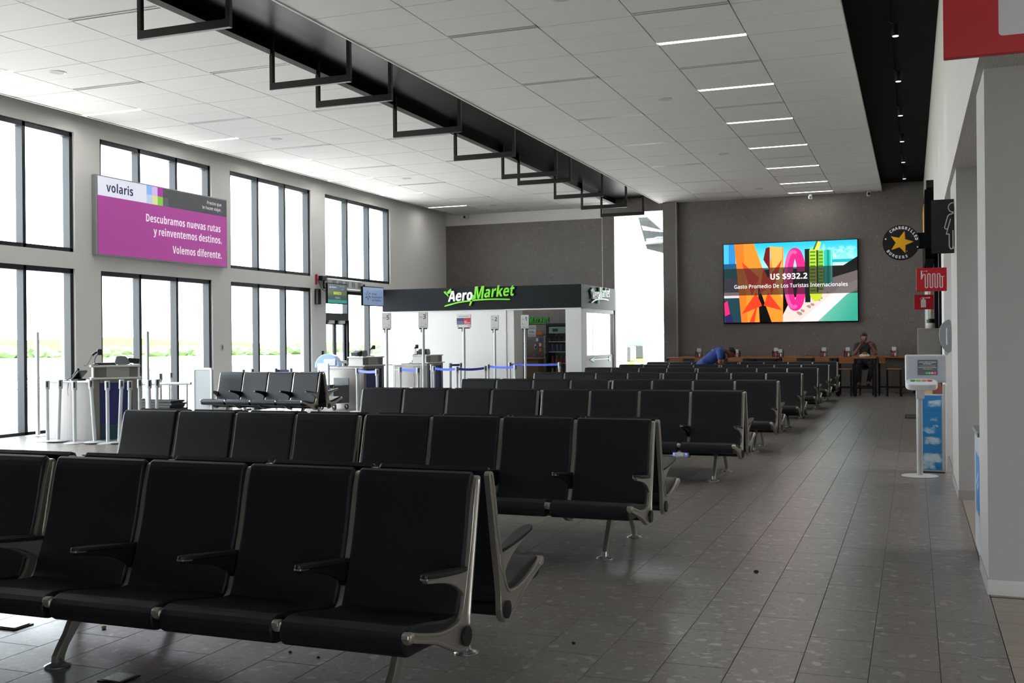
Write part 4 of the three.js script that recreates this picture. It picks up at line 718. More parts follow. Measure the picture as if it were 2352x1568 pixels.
// baggage sizer on castors
{
  const t = thing('baggage_sizer', 'grey baggage sizer on castors with a white airline sign behind the window bench', 'baggage sizer', [-12.5, 0, -21.1], -0.25);
  const sign = canvasTex(360, 440, (x, w, h) => { x.fillStyle = '#c3c6c8'; x.fillRect(0, 0, w, h); x.fillStyle = '#2a3152'; blob(x, 64, 160, 24, 1, 0); txt(x, 'AEROMEXICO', 98, 176, 36, '#55596a', 'left', 'bold', 230); txt(x, 'equipaje de mano', 40, 318, 28, '#55596a', 'left', 'bold'); for (let i = 0; i < 3; i++) { x.fillStyle = '#9ea1a6'; x.fillRect(44, 348 + i * 22, 250 - i * 40, 8); } });
  const w = 0.48, d = 0.5;
  part('sizer_bin', merge([rbx(-w / 2, w / 2, 0.16, 0.5, d / 2 - 0.02, d / 2, 0.004), rbx(-w / 2, w / 2, 0.16, 0.72, -d / 2, -d / 2 + 0.02, 0.004), rbx(-w / 2, -w / 2 + 0.02, 0.16, 0.56, -d / 2, d / 2, 0.004), rbx(w / 2 - 0.02, w / 2, 0.16, 0.56, -d / 2, d / 2, 0.004), rbx(-w / 2, w / 2, 0.15, 0.18, -d / 2, d / 2, 0.004)]), S(0x4f5356, 0.5), t);
  part('sign_post', merge([rbx(-w / 2, -w / 2 + 0.03, 0.5, 1.02, d / 2 - 0.03, d / 2, 0.004), rbx(0.06, 0.09, 0.5, 1.02, d / 2 - 0.03, d / 2, 0.004)]), M.brushed, t);
  part('sign_panel', rbox(0.36, 0.5, 0.022, 0.03, -0.08, 0.82, d / 2 + 0.012), M.white, t); part('sign_face', plane(0.34, 0.44), print(sign), t, [-0.08, 0.83, d / 2 + 0.0245]);
  part('sign_foot', rbox(0.34, 0.1, 0.02, 0.004, -0.08, 0.52, d / 2 + 0.012), M.navy, t);
  for (const [a, b] of [[-0.2, 0.2], [0.2, 0.2], [-0.2, -0.2], [0.2, -0.2]]) { const c = part('castor', new THREE.TorusGeometry(0.045, 0.02, 8, 18).translate(a, 0.065, b), M.rubber, t); part('castor_fork', rbox(0.05, 0.1, 0.03, 0.006, a, 0.115, b), M.steel, c); }
  const o = thing('rounded_display', 'white and blue domed display standing behind the baggage sizer sign', 'display', [-13.48, 0, -22.5], 0.2);
  part('display_stand', rbox(0.4, 0.95, 0.3, 0.02, 0, 0.475, 0), M.white, o); const dome = []; for (let i = 0; i <= 14; i++) { const a = (i / 14) * Math.PI; dome.push([Math.cos(a) * 0.3, 0.95 + Math.sin(a) * 0.3]); }
  part('display_dome', ext(dome, 0.22, 0.02, 2).translate(0, 0, -0.13), S(0x9db8dd, 0.35), o); part('display_panel', rbox(0.3, 0.16, 0.03, 0.02, 0.08, 1.06, 0.125), M.whiteGloss, o);
}
// white board partition and tray trolley by the second window
{
  const b = thing('partition_board', 'white framed grey board with rounded corners standing left of the window bench', 'partition', [-13.35, 0, -17.45], 0.0);
  part('board_panel', rbox(0.4, 1.0, 0.03, 0.015, 0, 0.53, 0), S(0xa6abad, 0.55), b);
  const fr = (w, h, r) => { const s = []; for (const [cx, cy, a0] of [[w - r, h - r, 0], [-w + r, h - r, 1.5708], [-w + r, -h + r, 3.1416], [w - r, -h + r, 4.7124]]) for (let i = 0; i <= 5; i++) s.push([cx + r * Math.cos(a0 + (i / 5) * 1.5708), cy + r * Math.sin(a0 + (i / 5) * 1.5708)]); return s; };
  part('board_frame', ext(fr(0.225, 0.525, 0.06), 0.04, 0.006, 2, [fr(0.195, 0.495, 0.04).reverse()]).translate(0, 0.53, -0.02), M.whiteGloss, b);
  for (const s of [-1, 1]) part('board_foot', rbox(0.05, 0.02, 0.4, 0.006, s * 0.17, 0.01, 0), M.steel, b);
  const t = thing('tray_trolley', 'low steel trolley with a push rail by the second window', 'trolley', [-12.95, 0, -15.6], 0.05);
  part('push_rail', bar([-0.62, 0.8, -0.25], [0.55, 0.815, -0.25], 0.027), M.steel, t); part('trolley_leg', merge([bar([-0.55, 0.04, -0.25], [-0.55, 0.8, -0.25], 0.016), bar([0.08, 0.25, -0.25], [0.08, 0.8, -0.25], 0.014), bar([0.46, 0.04, -0.25], [0.46, 0.8, -0.25], 0.016)]), M.steel, t);
  part('trolley_deck', rbox(1.1, 0.03, 0.5, 0.008, -0.04, 0.32, 0.02), M.blackMetal, t); for (const s of [-0.5, 0.42]) for (const q of [-0.18, 0.2]) part('trolley_wheel', new THREE.TorusGeometry(0.045, 0.02, 8, 16).translate(s, 0.065, q), M.rubber, t); part('trolley_frame', merge([rbox(0.06, 0.24, 0.03, 0.004, -0.5, 0.2, -0.18), rbox(0.06, 0.24, 0.03, 0.004, -0.5, 0.2, 0.2), rbox(0.06, 0.24, 0.03, 0.004, 0.42, 0.2, -0.18), rbox(0.06, 0.24, 0.03, 0.004, 0.42, 0.2, 0.2)]), M.blackMetal, t);
  let y = 0.336; const names = ['lowest', 'second', 'third', 'topmost'];
  for (let k = 0; k < 4; k++) { const g = thing('security_tray', `flat dark grey tray stacked on the trolley by the second window, ${names[k]} of the stack`, 'tray', [-12.87 + rr(-0.06, 0.06), y, -15.6], 0.05 + rr(-0.04, 0.04), 'dark trays on the trolley'); part('tray_base', rbox(0.78, 0.02, 0.42, 0.008, 0, 0.01, 0), S(0x3c3f40, 0.5), g); part('tray_rim', merge([rbox(0.8, 0.03, 0.014, 0.005, 0, 0.03, 0.21), rbox(0.8, 0.03, 0.014, 0.005, 0, 0.03, -0.21), rbox(0.014, 0.03, 0.42, 0.005, 0.395, 0.03, 0), rbox(0.014, 0.03, 0.42, 0.005, -0.395, 0.03, 0)]), S(0x2f3233, 0.5), g); y += 0.047; }
  const pf = thing('leaflet_stack', 'small white stack of leaflets left of the dark trays', 'paper', [-13.38, 0.336, -15.6]); for (let k = 0; k < 4; k++) part('leaflet_bundle', rbox(0.13, 0.05, 0.22, 0.006, rr(-0.01, 0.01), 0.026 + k * 0.052, 0), M.white, pf);
}

// ================= SHOP =================
{
  const X0 = -14.2, X1 = -8.255, ZK = -26.7, ZB = -30.05, Y0 = 2.415, Y1 = 3.04;
  const t = thing('market_kiosk', 'corner shop with a dark fascia lettered in green and white above a white wall', 'shop', [0, 0, 0]);
  part('fascia', rbx(X0, X1, Y0, Y1, ZK, ZK - 0.16, 0.006), M.fascia, t); part('fascia', rbx(X1 - 0.16, X1, Y0, Y1, ZK - 0.16, ZB, 0.006), M.fascia, t);
  part('fascia_edge', rbx(-10.45, X1 - 0.01, Y0 - 0.035, Y0, ZK - 0.01, ZK - 0.2, 0.004), M.kioskWhite, t);
  part('front_wall', rbx(X0, -10.42, 0, Y0, ZK - 0.04, ZK - 0.2, 0.006), M.kioskWhite, t); part('door_return', rbx(-10.42, -10.2, 0, Y0 - 0.03, ZK - 0.06, ZK - 0.75, 0.006), M.kioskWhite, t);
  part('corner_post', rbx(-8.71, X1 - 0.01, 0, Y0, ZK - 0.02, ZK - 0.5, 0.006), M.kioskWhite, t);
  part('back_wall', uvBox(rbx(X0, X1, 0, Y1, ZB, ZB - 0.15, 0.004), 1 / 2.2), M.clad, t);
  part('inner_partition', rbx(-12.3, -12.2, 0, Y0, ZK - 0.2, ZB, 0.004), M.kioskWhite, t);
  part('glass_side', bx(X1 - 0.09, X1 - 0.075, 0.1, Y0 - 0.1, ZK - 0.52, ZB + 0.05), M.glass, t); part('glass_frame', merge([bx(X1 - 0.12, X1 - 0.02, 0, 0.12, ZK - 0.5, ZB), bx(X1 - 0.12, X1 - 0.02, Y0 - 0.11, Y0, ZK - 0.5, ZB), bx(X1 - 0.12, X1 - 0.02, 0, Y0, ZB + 0.08, ZB)]), M.kioskWhite, t);
  part('reflection_panel', uvBox(bx(X1 - 0.07, X1 - 0.05, 0.1, 1.12, ZK - 0.52, ZB + 0.08), 1 / 2.2), M.reflectedStone, t);  // opaque panel standing in for the dark reflection in the side glass
  const mark = part('reflection_arrow', merge([bx(0, 0.012, -0.02, 0.02, -1.1, 1.0), ext([[1.5, 0], [0.9, 0.11], [1.05, 0], [0.9, -0.11]], 0.012).rotateY(-Math.PI / 2).translate(0.012, 0, 0), new THREE.CylinderGeometry(0.11, 0.11, 0.014, 24).rotateZ(Math.PI / 2).translate(0.006, 0, -1.15)]), M.green, t, [X1 - 0.05, 1.0, -28.7]); mark.scale.set(1, 0.7, 0.75);  // green arrow strip, modelled as part of that same glass reflection
  const logo = (scale, mats, parent, label) => {
    const g = new THREE.Group(); g.name = 'shop_logo'; g.userData.label = label; parent.add(g);
    const a = (name, geo, m) => { const o = part(name, geo, m, g); return o; };
    const rot = (geo) => geo.rotateZ(0.045);
    a('logo_word', rot(text3('Aero', 0.26, 0.05, 0.22).scale(0.9, 1.1, 1).translate(-0.84, -0.03, 0)), mats[0]);
    a('logo_word', rot(merge([text3('M', 0.34, 0.05, 0.22).scale(0.78, 1, 1).translate(-0.09, -0.01, 0), text3('arket', 0.26, 0.05, 0.22).scale(0.95, 1.12, 1).translate(0.24, 0.01, 0)])), mats[1]);
    a('logo_swoosh', ext(spline([[-0.92, -0.2], [-0.5, -0.11], [0.0, -0.06], [0.5, -0.045], [0.97, -0.06], [0.98, -0.03], [0.5, -0.012], [0.0, -0.025], [-0.5, -0.075], [-0.9, -0.165]], 4), 0.05, 0.003), mats[1]);
    a('logo_stroke', ext([[-0.2, -0.19], [-0.16, -0.19], [-0.02, 0.1], [-0.09, 0.1]], 0.05, 0.003), mats[1]);
    a('logo_leaf', merge([ext(spline([[-0.93, 0.19], [-0.86, 0.2], [-0.8, 0.26], [-0.75, 0.29], [-0.75, 0.22], [-0.8, 0.16], [-0.86, 0.16]], 4), 0.04, 0.003), ext(spline([[-0.97, 0.2], [-0.92, 0.22], [-0.87, 0.19], [-0.84, 0.12], [-0.83, 0.07], [-0.88, 0.12], [-0.93, 0.16]], 4), 0.04, 0.003)]), mats[1]);
    g.scale.setScalar(scale); return g;
  };
  const l1 = logo(1, [M.logoWhite, M.green], t, 'raised green and white shop lettering on the front fascia'); l1.position.set(-11.28, 2.72, ZK + 0.006);
  const pale = [M.logoWhite, S(0x9fdcb0, 0.35)], l2 = logo(0.88, pale, t, 'raised shop lettering on the side fascia, painted pale as a glancing sheen'); l2.position.set(X1 + 0.006, 2.73, -28.32); l2.rotation.y = Math.PI / 2;  // green lightened to imitate light glancing off the side lettering
  const l3 = logo(0.56, [S(0xb9b9b6, 0.5), M.greenDeep], t, 'small green shop lettering on the inner stone wall'); l3.position.set(-10.95, 2.08, ZB + 0.006);
  // inside
  const c = thing('sales_counter', 'wooden sales counter stocked with small goods inside the shop', 'counter', [-11.12, 0, -29.1]);
  part('counter_body', uvBox(rbx(-0.75, 0.85, 0, 1.0, -0.3, 0.2, 0.01), 1), S(0x7a6244, 0.6), c); part('counter_top', rbx(-0.8, 0.9, 1.0, 1.04, -0.35, 0.25, 0.008), S(0x86704f, 0.5), c);
  for (const y of [0.3, 0.6, 0.84]) part('counter_shelf', rbx(-0.7, 0.3, y, y + 0.02, 0.2, 0.36, 0.004), S(0x86704f, 0.5), c);
  const cols = [0xb3272b, 0x2746a0, 0xd9d5cc, 0xd08a1e, 0x2c7a43, 0x1f2226, 0xc9c6d0, 0x8a2f6a];
  let n = 0;
  const pack = (x, y, z, w, h, d, c, label, grp) => { const g = thing('snack_packet', label, 'packet', [x, y, z], rr(-0.2, 0.2), grp); part('packet_body', rbox(w, h, d, 0.012, 0, h / 2, 0), S(cols[c % 8], 0.45), g); part('packet_label', rbox(w * 0.7, h * 0.35, 0.006, 0.002, 0, h * 0.55, d / 2), S(cols[(c + 2) % 8], 0.45), g); n++; };
  const sh = ['lowest', 'middle', 'upper'];
  [0.32, 0.62, 0.86].forEach((y, r) => { for (let k = 0; k < 7; k++) pack(-11.62 + k * 0.14, y, -28.82, 0.1, rr(0.1, 0.16), 0.08, k + r * 3, `small coloured packet on the ${sh[r]} shelf of the sales counter, ${['first', 'second', 'third', 'fourth', 'fifth', 'sixth', 'seventh'][k]} from the left`, 'packets on the counter shelves'); });
  const mon = thing('shop_monitor', 'black monitor on the sales counter inside the shop doorway', 'monitor', [-11.15, 1.04, -29.15], 0.1); part('monitor_case', rbox(0.42, 0.32, 0.04, 0.01, 0, 0.22, 0), M.plastic, mon); part('monitor_display', plane(0.38, 0.28), S(0x08090b, 0.15), mon, [0, 0.22, 0.0205]); part('monitor_foot', merge([rbox(0.2, 0.015, 0.16, 0.005, 0, 0.008, 0), rbox(0.05, 0.1, 0.03, 0.005, 0, 0.05, -0.01)]), M.plastic, mon);
  const price = canvasTex(256, 340, (x, w, h) => { x.fillStyle = '#aeb2b1'; x.fillRect(0, 0, w, h); x.fillStyle = '#c6cac8'; x.fillRect(10, 130, 236, 120); txt(x, '$38', 110, 228, 84, '#1c2a2a', 'center', 'bold'); txt(x, 'MXN', 212, 226, 30, '#1c2a2a', 'center', 'bold'); for (let i = 0; i < 2; i++) { x.fillStyle = '#5e6a72'; x.fillRect(30, 70 + i * 26, 196, 10); } x.fillRect(30, 290, 196, 8); });
  const pp = thing('price_poster', 'pale poster reading $38 on the stone wall inside the shop', 'poster', [-10.87, 1.84, ZB + 0.006]); part('poster_sheet', rbox(0.27, 0.36, 0.01, 0.002), M.white, pp); part('poster_print', plane(0.26, 0.35), print(price), pp, [0, 0, 0.0055]);
  const fr = thing('drinks_fridge', 'black glass door drinks fridge at the right of the shop doorway', 'fridge', [-9.72, 0, -29.6]);
  part('fridge_case', merge([rbx(-0.44, 0.44, 0, 2.05, -0.4, -0.36, 0.01), rbx(-0.44, -0.38, 0, 2.05, -0.36, 0.3, 0.006), rbx(0.38, 0.44, 0, 2.05, -0.36, 0.3, 0.006), rbx(-0.38, 0.38, 1.97, 2.05, -0.36, 0.3, 0.006), rbx(-0.38, 0.38, 0, 0.2, -0.36, 0.3, 0.006)]), M.plastic, fr);
  part('fridge_header', rbox(0.7, 0.2, 0.02, 0.006, 0, 1.85, 0.3), S(0x6f8580, 0.4), fr); part('fridge_badge', rbox(0.16, 0.08, 0.01, 0.03, -0.15, 1.85, 0.312), M.rubber, fr);
  part('fridge_glass', bx(-0.36, 0.36, 0.22, 1.74, 0.29, 0.296), M.glass, fr); part('fridge_lining', rbox(0.74, 1.7, 0.02, 0.004, 0, 1.05, -0.33), S(0x3d4a48, 0.5), fr);
  [0.5, 0.86, 1.2, 1.5].forEach((y, r) => {
    part('fridge_shelf', rbx(-0.38, 0.38, y, y + 0.015, -0.32, 0.24, 0.003), M.steel, fr);
    for (let k = 0; k < 5; k++) { const b = thing('drink_bottle', `small drink bottle in the shop fridge on the ${['lowest', 'second', 'third', 'top'][r]} shelf, ${['first', 'second', 'third', 'fourth', 'fifth'][k]} from the left`, 'bottle', [-9.72 - 0.3 + k * 0.14, y + 0.016, -29.46], 0, 'bottles in the drinks fridge'); part('bottle_body', lathe([[0, 0], [0.033, 0], [0.035, 0.12], [0.014, 0.17], [0.014, 0.19], [0, 0.19]], 12), S([0x9c2a1c, 0x274a8c, 0x33271d, 0xb5601c][(r + 3) % 4], 0.25), b); part('bottle_cap', cyl(0.016, 0.016, 0.015, 0, 0.197, 0, 10), S(0xc8c8c8, 0.4), b); }
  });
  const rk = thing('goods_rack', 'slim silver rack of small hanging goods on the shop back wall', 'rack', [-10.4, 1.02, ZB + 0.08]);
  part('rack_frame', merge([-0.06, 0.08].map((x) => bx(x - 0.008, x + 0.008, 0, 0.66, -0.06, -0.04)).concat([0, 0.16, 0.33, 0.5, 0.65].map((y) => bx(-0.06, 0.08, y, y + 0.014, -0.06, 0.02)))), M.steel, rk);
  for (let r = 0; r < 4; r++) for (let k = 0; k < 2; k++) part('hanging_card', rbox(0.07, 0.1, 0.015, 0.006, -0.18 - k * 0.1, 0.1 + r * 0.15, 0), S(cols[(r * 3 + k) % 8], 0.5), rk);
  part('orange_card', rbox(0.19, 0.1, 0.02, 0.006, -0.2, 0.74, 0), S(0xb8571c, 0.5), rk);
  const ou = thing('wall_socket', 'white wall socket with a dark plug on the shop back wall', 'socket', [-10.75, 1.36, ZB + 0.006]); part('socket_plate', rbox(0.09, 0.15, 0.012, 0.004), M.white, ou); part('socket_plug', rbox(0.04, 0.06, 0.03, 0.008, 0, -0.01, 0.02), M.rubber, ou); part('socket_cable', tube([[0, -0.04, 0.03], [-0.02, -0.15, 0.05], [-0.12, -0.26, 0.1], [-0.16, -0.3, 0.2]], 0.007), M.red, ou);
}

// ================= EATING AREA =================
{
  const steelBar = (x0, x1, y0, y1, z0, z1) => rbx(x0, x1, y0, y1, z0, z1, 0.003, 1);
  const table = (x0, x1, z, d, label, aprons) => {
    const w = x1 - x0, t = thing('high_table', label, 'table', [(x0 + x1) / 2, 0, z]), h = 1.03, a = -w / 2, b = w / 2;
    part('tabletop', uvBox(rbx(a, b, h - 0.035, h, -d / 2, d / 2, 0.005)), M.wood, t);
    for (const [x, q] of [[a + 0.02, -d / 2 + 0.02], [b - 0.02, -d / 2 + 0.02], [a + 0.02, d / 2 - 0.02], [b - 0.02, d / 2 - 0.02]]) part('leg', steelBar(x - 0.02, x + 0.02, 0, h - 0.035, q - 0.02, q + 0.02), M.blackMetal, t);
    part('frame_rail', merge([steelBar(a, b, h - 0.06, h - 0.035, d / 2 - 0.03, d / 2), steelBar(a, b, h - 0.06, h - 0.035, -d / 2, -d / 2 + 0.03), steelBar(a, b, 0.2, 0.235, -0.02, 0.02), steelBar(a, a + 0.03, 0.2, 0.235, -d / 2, d / 2), steelBar(b - 0.03, b, 0.2, 0.235, -d / 2, d / 2)]), M.blackMetal, t);
    for (const [p, q] of aprons) part('wood_apron', uvBox(rbx(p - (x0 + x1) / 2, q - (x0 + x1) / 2, h - 0.175, h - 0.035, d / 2 - 0.02, d / 2 + 0.004, 0.004)), M.wood, t);
  };
  table(-6.55, -4.95, -29.55, 0.6, 'wooden high table on black legs, leftmost before the stone wall', [[-6.45, -6.08], [-5.75, -5.4]]);
  table(-4.85, -3.42, -29.55, 0.6, 'wooden high table on black legs right of the bending man', [[-4.83, -4.42]]);
  table(-3.37, -2.55, -29.55, 0.6, 'wooden high table on black legs under the middle of the screen', [[-3.35, -2.98]]);
  table(-2.52, -1.93, -29.55, 0.6, 'wooden high table on black legs under the right part of the screen', [[-2.5, -2.13]]);
  table(-1.9, -1.5, -29.55, 0.6, 'narrow wooden high table left of the seated man', [[-1.88, -1.5]]);
  table(-1.47, -0.93, -28.95, 0.6, 'small high table with food in front of the seated man', []);
  table(-0.9, 0.1, -29.75, 0.6, 'wooden high table right of the seated man by the shop wall', [[-0.88, -0.72], [-0.25, 0.08]]);
  const led = thing('wall_ledge', 'long thin wooden ledge along the foot of the stone wall behind the tables', 'ledge', [-3.25, 0, ZF + 0.2]);
  part('ledge_top', uvBox(rbx(-3.25, 3.3, 1.0, 1.035, -0.2, 0.18, 0.005)), M.wood, led); for (let k = 0; k <= 6; k++) part('ledge_leg', steelBar(-3.2 + k * 1.07, -3.16 + k * 1.07, 0, 1.0, 0.1, 0.14), M.blackMetal, led);
  const stool = (() => { let p; return (x, z, turn, label) => {
    if (p) return copy(p, [x, 0, z], turn, label);
    p = thing('bar_stool', label, 'stool', [x, 0, z], turn, 'bar stools at the high tables');
    part('seat', uvBox(rbox(0.36, 0.03, 0.34, 0.008, 0, 0.715, 0)), M.wood, p); for (const a of [-1, 1]) for (const b of [-1, 1]) part('leg', steelBar(a * 0.165 - 0.013, a * 0.165 + 0.013, 0, 0.7, b * 0.155 - 0.013, b * 0.155 + 0.013), M.blackMetal, p);
    part('footrest', merge([steelBar(-0.165, 0.165, 0.22, 0.245, 0.145, 0.165), steelBar(-0.165, 0.165, 0.22, 0.245, -0.165, -0.145), steelBar(-0.175, -0.155, 0.22, 0.245, -0.155, 0.155), steelBar(0.155, 0.175, 0.22, 0.245, -0.155, 0.155)]), M.blackMetal, p);
  }; })();
  stool(-1.72, -28.85, 0, 'wood and black steel bar stool empty left of the seated man'); stool(-1.2, -29.62, 0, 'wood and black steel bar stool under the seated man'); stool(-0.5, -29.1, 0.1, 'wood and black steel bar stool right of the seated man'); stool(-2.25, -28.9, 0, 'wood and black steel bar stool behind the last bench row');
  const print4 = canvasTex(128, 128, (x) => { x.fillStyle = '#b9b2ae'; x.fillRect(0, 0, 128, 128); x.fillStyle = '#b02a30'; x.fillRect(0, 0, 34, 60); x.fillStyle = '#8c8a90'; for (let i = 0; i < 5; i++) x.fillRect(44, 12 + i * 22, 72, 8); });
  const caddy = (x, z, label, tall) => {
    const t = thing('condiment_caddy', label, 'caddy', [x, 1.03, z], rr(-0.15, 0.15), 'napkin and sauce caddies on the high tables');
    part('caddy_frame', merge([rbx(-0.095, 0.095, 0, 0.012, -0.07, 0.075, 0.003, 1), bx(-0.095, -0.085, 0, 0.17, -0.07, 0.075), bx(0.085, 0.095, 0, 0.17, -0.07, 0.075), bx(-0.095, 0.095, 0.155, 0.17, -0.075, -0.065)]), M.blackMetal, t);
    part('menu_card', rbox(0.16, 0.14, 0.01, 0.003, 0, 0.095, -0.05), print(print4), t);
    part('napkins', (() => { const g = []; for (let i = 0; i < 5; i++) g.push(rbox(0.1, 0.1, 0.008, 0.003, rr(-0.01, 0.01), (tall ? 0.19 : 0.15) + i * 0.004, -0.03 + i * 0.01)); return merge(g); })(), M.white, t);
    const b = part('red_bottle', lathe([[0, 0.012], [0.02, 0.012], [0.021, 0.075], [0.01, 0.1], [0, 0.1]], 14).translate(-0.03, 0, 0.035), S(0xb3141c, 0.35), t); part('bottle_cap', lathe([[0.008, 0.1], [0.005, 0.125], [0, 0.125]], 10).translate(-0.03, 0, 0.035), S(0xb3141c, 0.35), b);
    const c = part('white_shaker', lathe([[0, 0.012], [0.022, 0.012], [0.022, 0.08], [0.018, 0.09], [0, 0.09]], 14).translate(0.025, 0, 0.04), S(0xd8d3cc, 0.35), t); part('shaker_cap', lathe([[0.019, 0.09], [0.019, 0.105], [0, 0.11]], 12).translate(0.025, 0, 0.04), M.chrome, c);
  };
  caddy(-5.67, -29.5, 'napkin and sauce caddy on the leftmost high table, left of the bending man', true); caddy(-5.3, -29.7, 'napkin and sauce caddy half hidden behind the bending man', false); caddy(-4.62, -29.5, 'napkin and sauce caddy just right of the bending man below his face', false);
  caddy(-3.56, -29.6, 'napkin and sauce caddy under the screen, left and taller of two together', true); caddy(-3.44 + 0.02, -29.35, 'napkin and sauce caddy under the screen, right and nearer of two together', false); caddy(-2.29, -29.55, 'napkin and sauce caddy alone under the right end of the screen', true); caddy(-1.67, -29.5, 'napkin and sauce caddy just left of the seated man', true); caddy(-0.5, -29.7, 'napkin and sauce caddy on the table right of the seated man', true);
}

// ================= PEOPLE =================
// one smooth body: tapered capsules joined with a smooth minimum and meshed
function field(bones, cell, k, pad = 0.06) {
  const lo = [1e9, 1e9, 1e9], hi = [-1e9, -1e9, -1e9];
  for (const [a, ra, b, rb] of bones) for (let i = 0; i < 3; i++) { lo[i] = Math.min(lo[i], a[i] - ra, b[i] - rb); hi[i] = Math.max(hi[i], a[i] + ra, b[i] + rb); }
  const half = Math.max(...[0, 1, 2].map((i) => (hi[i] - lo[i]) / 2)) + pad, c = lo.map((v, i) => (v + hi[i]) / 2), n = Math.ceil((2 * half) / cell);
  const mc = new MarchingCubes(n, M.rubber, false, false, 60000), F = mc.field; F.fill(-1);
  const x0 = lo.map((v, i) => Math.max(1, Math.floor(((v - pad - c[i]) / half) * (n / 2) + n / 2))), x1 = hi.map((v, i) => Math.min(n - 1, Math.ceil(((v + pad - c[i]) / half) * (n / 2) + n / 2)));
  for (let z = x0[2]; z < x1[2]; z++) for (let y = x0[1]; y < x1[1]; y++) for (let x = x0[0]; x < x1[0]; x++) {
    const p = [x, y, z].map((v, i) => c[i] + ((v - n / 2) / (n / 2)) * half); let d = 1e3;
    for (const [a, ra, b, rb] of bones) {
      const ux = b[0] - a[0], uy = b[1] - a[1], uz = b[2] - a[2], px = p[0] - a[0], py = p[1] - a[1], pz = p[2] - a[2];
      const h = Math.min(1, Math.max(0, (px * ux + py * uy + pz * uz) / (ux * ux + uy * uy + uz * uz + 1e-9))), e = Math.hypot(px - ux * h, py - uy * h, pz - uz * h) - (ra + (rb - ra) * h);
      const m = Math.max(k - Math.abs(d - e), 0) / k; d = Math.min(d, e) - m * m * k * 0.25;
    }
    F[z * n * n + y * n + x] = -d;
  }
  mc.isolation = 0; mc.update();
  const g = new THREE.BufferGeometry(), m = mc.count, P = new Float32Array(m * 3);
  for (let i = 0; i < m * 3; i++) P[i] = c[i % 3] + mc.positionArray[i] * half;
  g.setAttribute('position', new THREE.BufferAttribute(P, 3)); g.setAttribute('normal', new THREE.BufferAttribute(Float32Array.from(mc.normalArray.subarray(0, m * 3)), 3)); return g;
}
const lerp3 = (a, b, t) => a.map((v, i) => v + (b[i] - v) * t), add3 = (a, b) => a.map((v, i) => v + b[i]);
// head pieces in a frame: position, forward, up
function headBones(p, f, u) {
  const r = [u[1] * f[2] - u[2] * f[1], u[2] * f[0] - u[0] * f[2], u[0] * f[1] - u[1] * f[0]], at = (x, y, z) => p.map((v, i) => v + r[i] * x + u[i] * y + f[i] * z);
  const skin = [[at(0, 0.03, -0.02), 0.085, at(0, 0.02, 0.02), 0.078], [at(0, -0.02, 0.03), 0.066, at(0, -0.085, 0.055), 0.036], [at(0, 0.02, 0.09), 0.012, at(0, -0.02, 0.112), 0.015], [at(-0.078, 0, 0), 0.012, at(-0.082, -0.03, 0), 0.012], [at(0.078, 0, 0), 0.012, at(0.082, -0.03, 0), 0.012], [at(-0.03, 0.03, 0.085), 0.012, at(-0.045, 0.03, 0.08), 0.01], [at(0.03, 0.03, 0.085), 0.012, at(0.045, 0.03, 0.08), 0.01]];
  const hair = [[at(0, 0.075, -0.03), 0.078, at(0, 0.075, 0.028), 0.066], [at(0, 0.02, -0.055), 0.062, at(0, 0.05, -0.04), 0.07], [at(-0.06, 0.05, -0.01), 0.035, at(-0.06, 0.02, -0.03), 0.03], [at(0.06, 0.05, -0.01), 0.035, at(0.06, 0.02, -0.03), 0.03]];
  const eyes = [at(-0.032, 0.012, 0.094), at(0.032, 0.012, 0.094)], mouth = [at(-0.022, -0.055, 0.092), at(0, -0.057, 0.099), at(0.022, -0.055, 0.092)];
  return { skin, hair, eyes, mouth };
}
// hand: palm then five separate fingers curling from direction d towards the palm side n
function handBones(w, d, n, curl, side) {
  const s = [d[1] * n[2] - d[2] * n[1], d[2] * n[0] - d[0] * n[2], d[0] * n[1] - d[1] * n[0]], o = [], at = (b, x, y, z) => b.map((v, i) => v + s[i] * x + n[i] * y + d[i] * z);
  o.push([at(w, -0.016, 0, 0.02), 0.019, at(w, -0.022, 0, 0.08), 0.015], [at(w, 0.016, 0, 0.02), 0.019, at(w, 0.022, 0, 0.078), 0.015], [at(w, 0, 0, 0.0), 0.024, at(w, 0, 0, 0.08), 0.016]);
  [[-0.033, 0.062], [-0.011, 0.076], [0.011, 0.072], [0.032, 0.055]].forEach(([x, L]) => {
    let p = at(w, x * side, 0, 0.085), a = 0.25 * curl; const seg = [0.45, 0.32, 0.23];
    seg.forEach((q, i) => { a += curl * 0.75 * (i ? 1 : 0.7); const e = at(p, 0, Math.sin(a) * L * q, Math.cos(a) * L * q); o.push([p, 0.0095 - i * 0.001, e, 0.0085 - i * 0.001]); p = e; });
  });
  const t0 = at(w, -0.03 * side, 0.008, 0.03), t1 = at(t0, -0.03 * side, 0.014, 0.028), t2 = at(t1, -0.004 * side, 0.016, 0.028); o.push([t0, 0.013, t1, 0.011], [t1, 0.011, t2, 0.009]); return o;
}
const nrm = (a) => { const l = Math.hypot(...a); return a.map((v) => v / l); };
const SKIN = S(0x7d4a35, 0.55), HAIR = S(0x0f0d0c, 0.6), EYE = S(0x15100e, 0.3), LIP = S(0x6e3a34, 0.5);
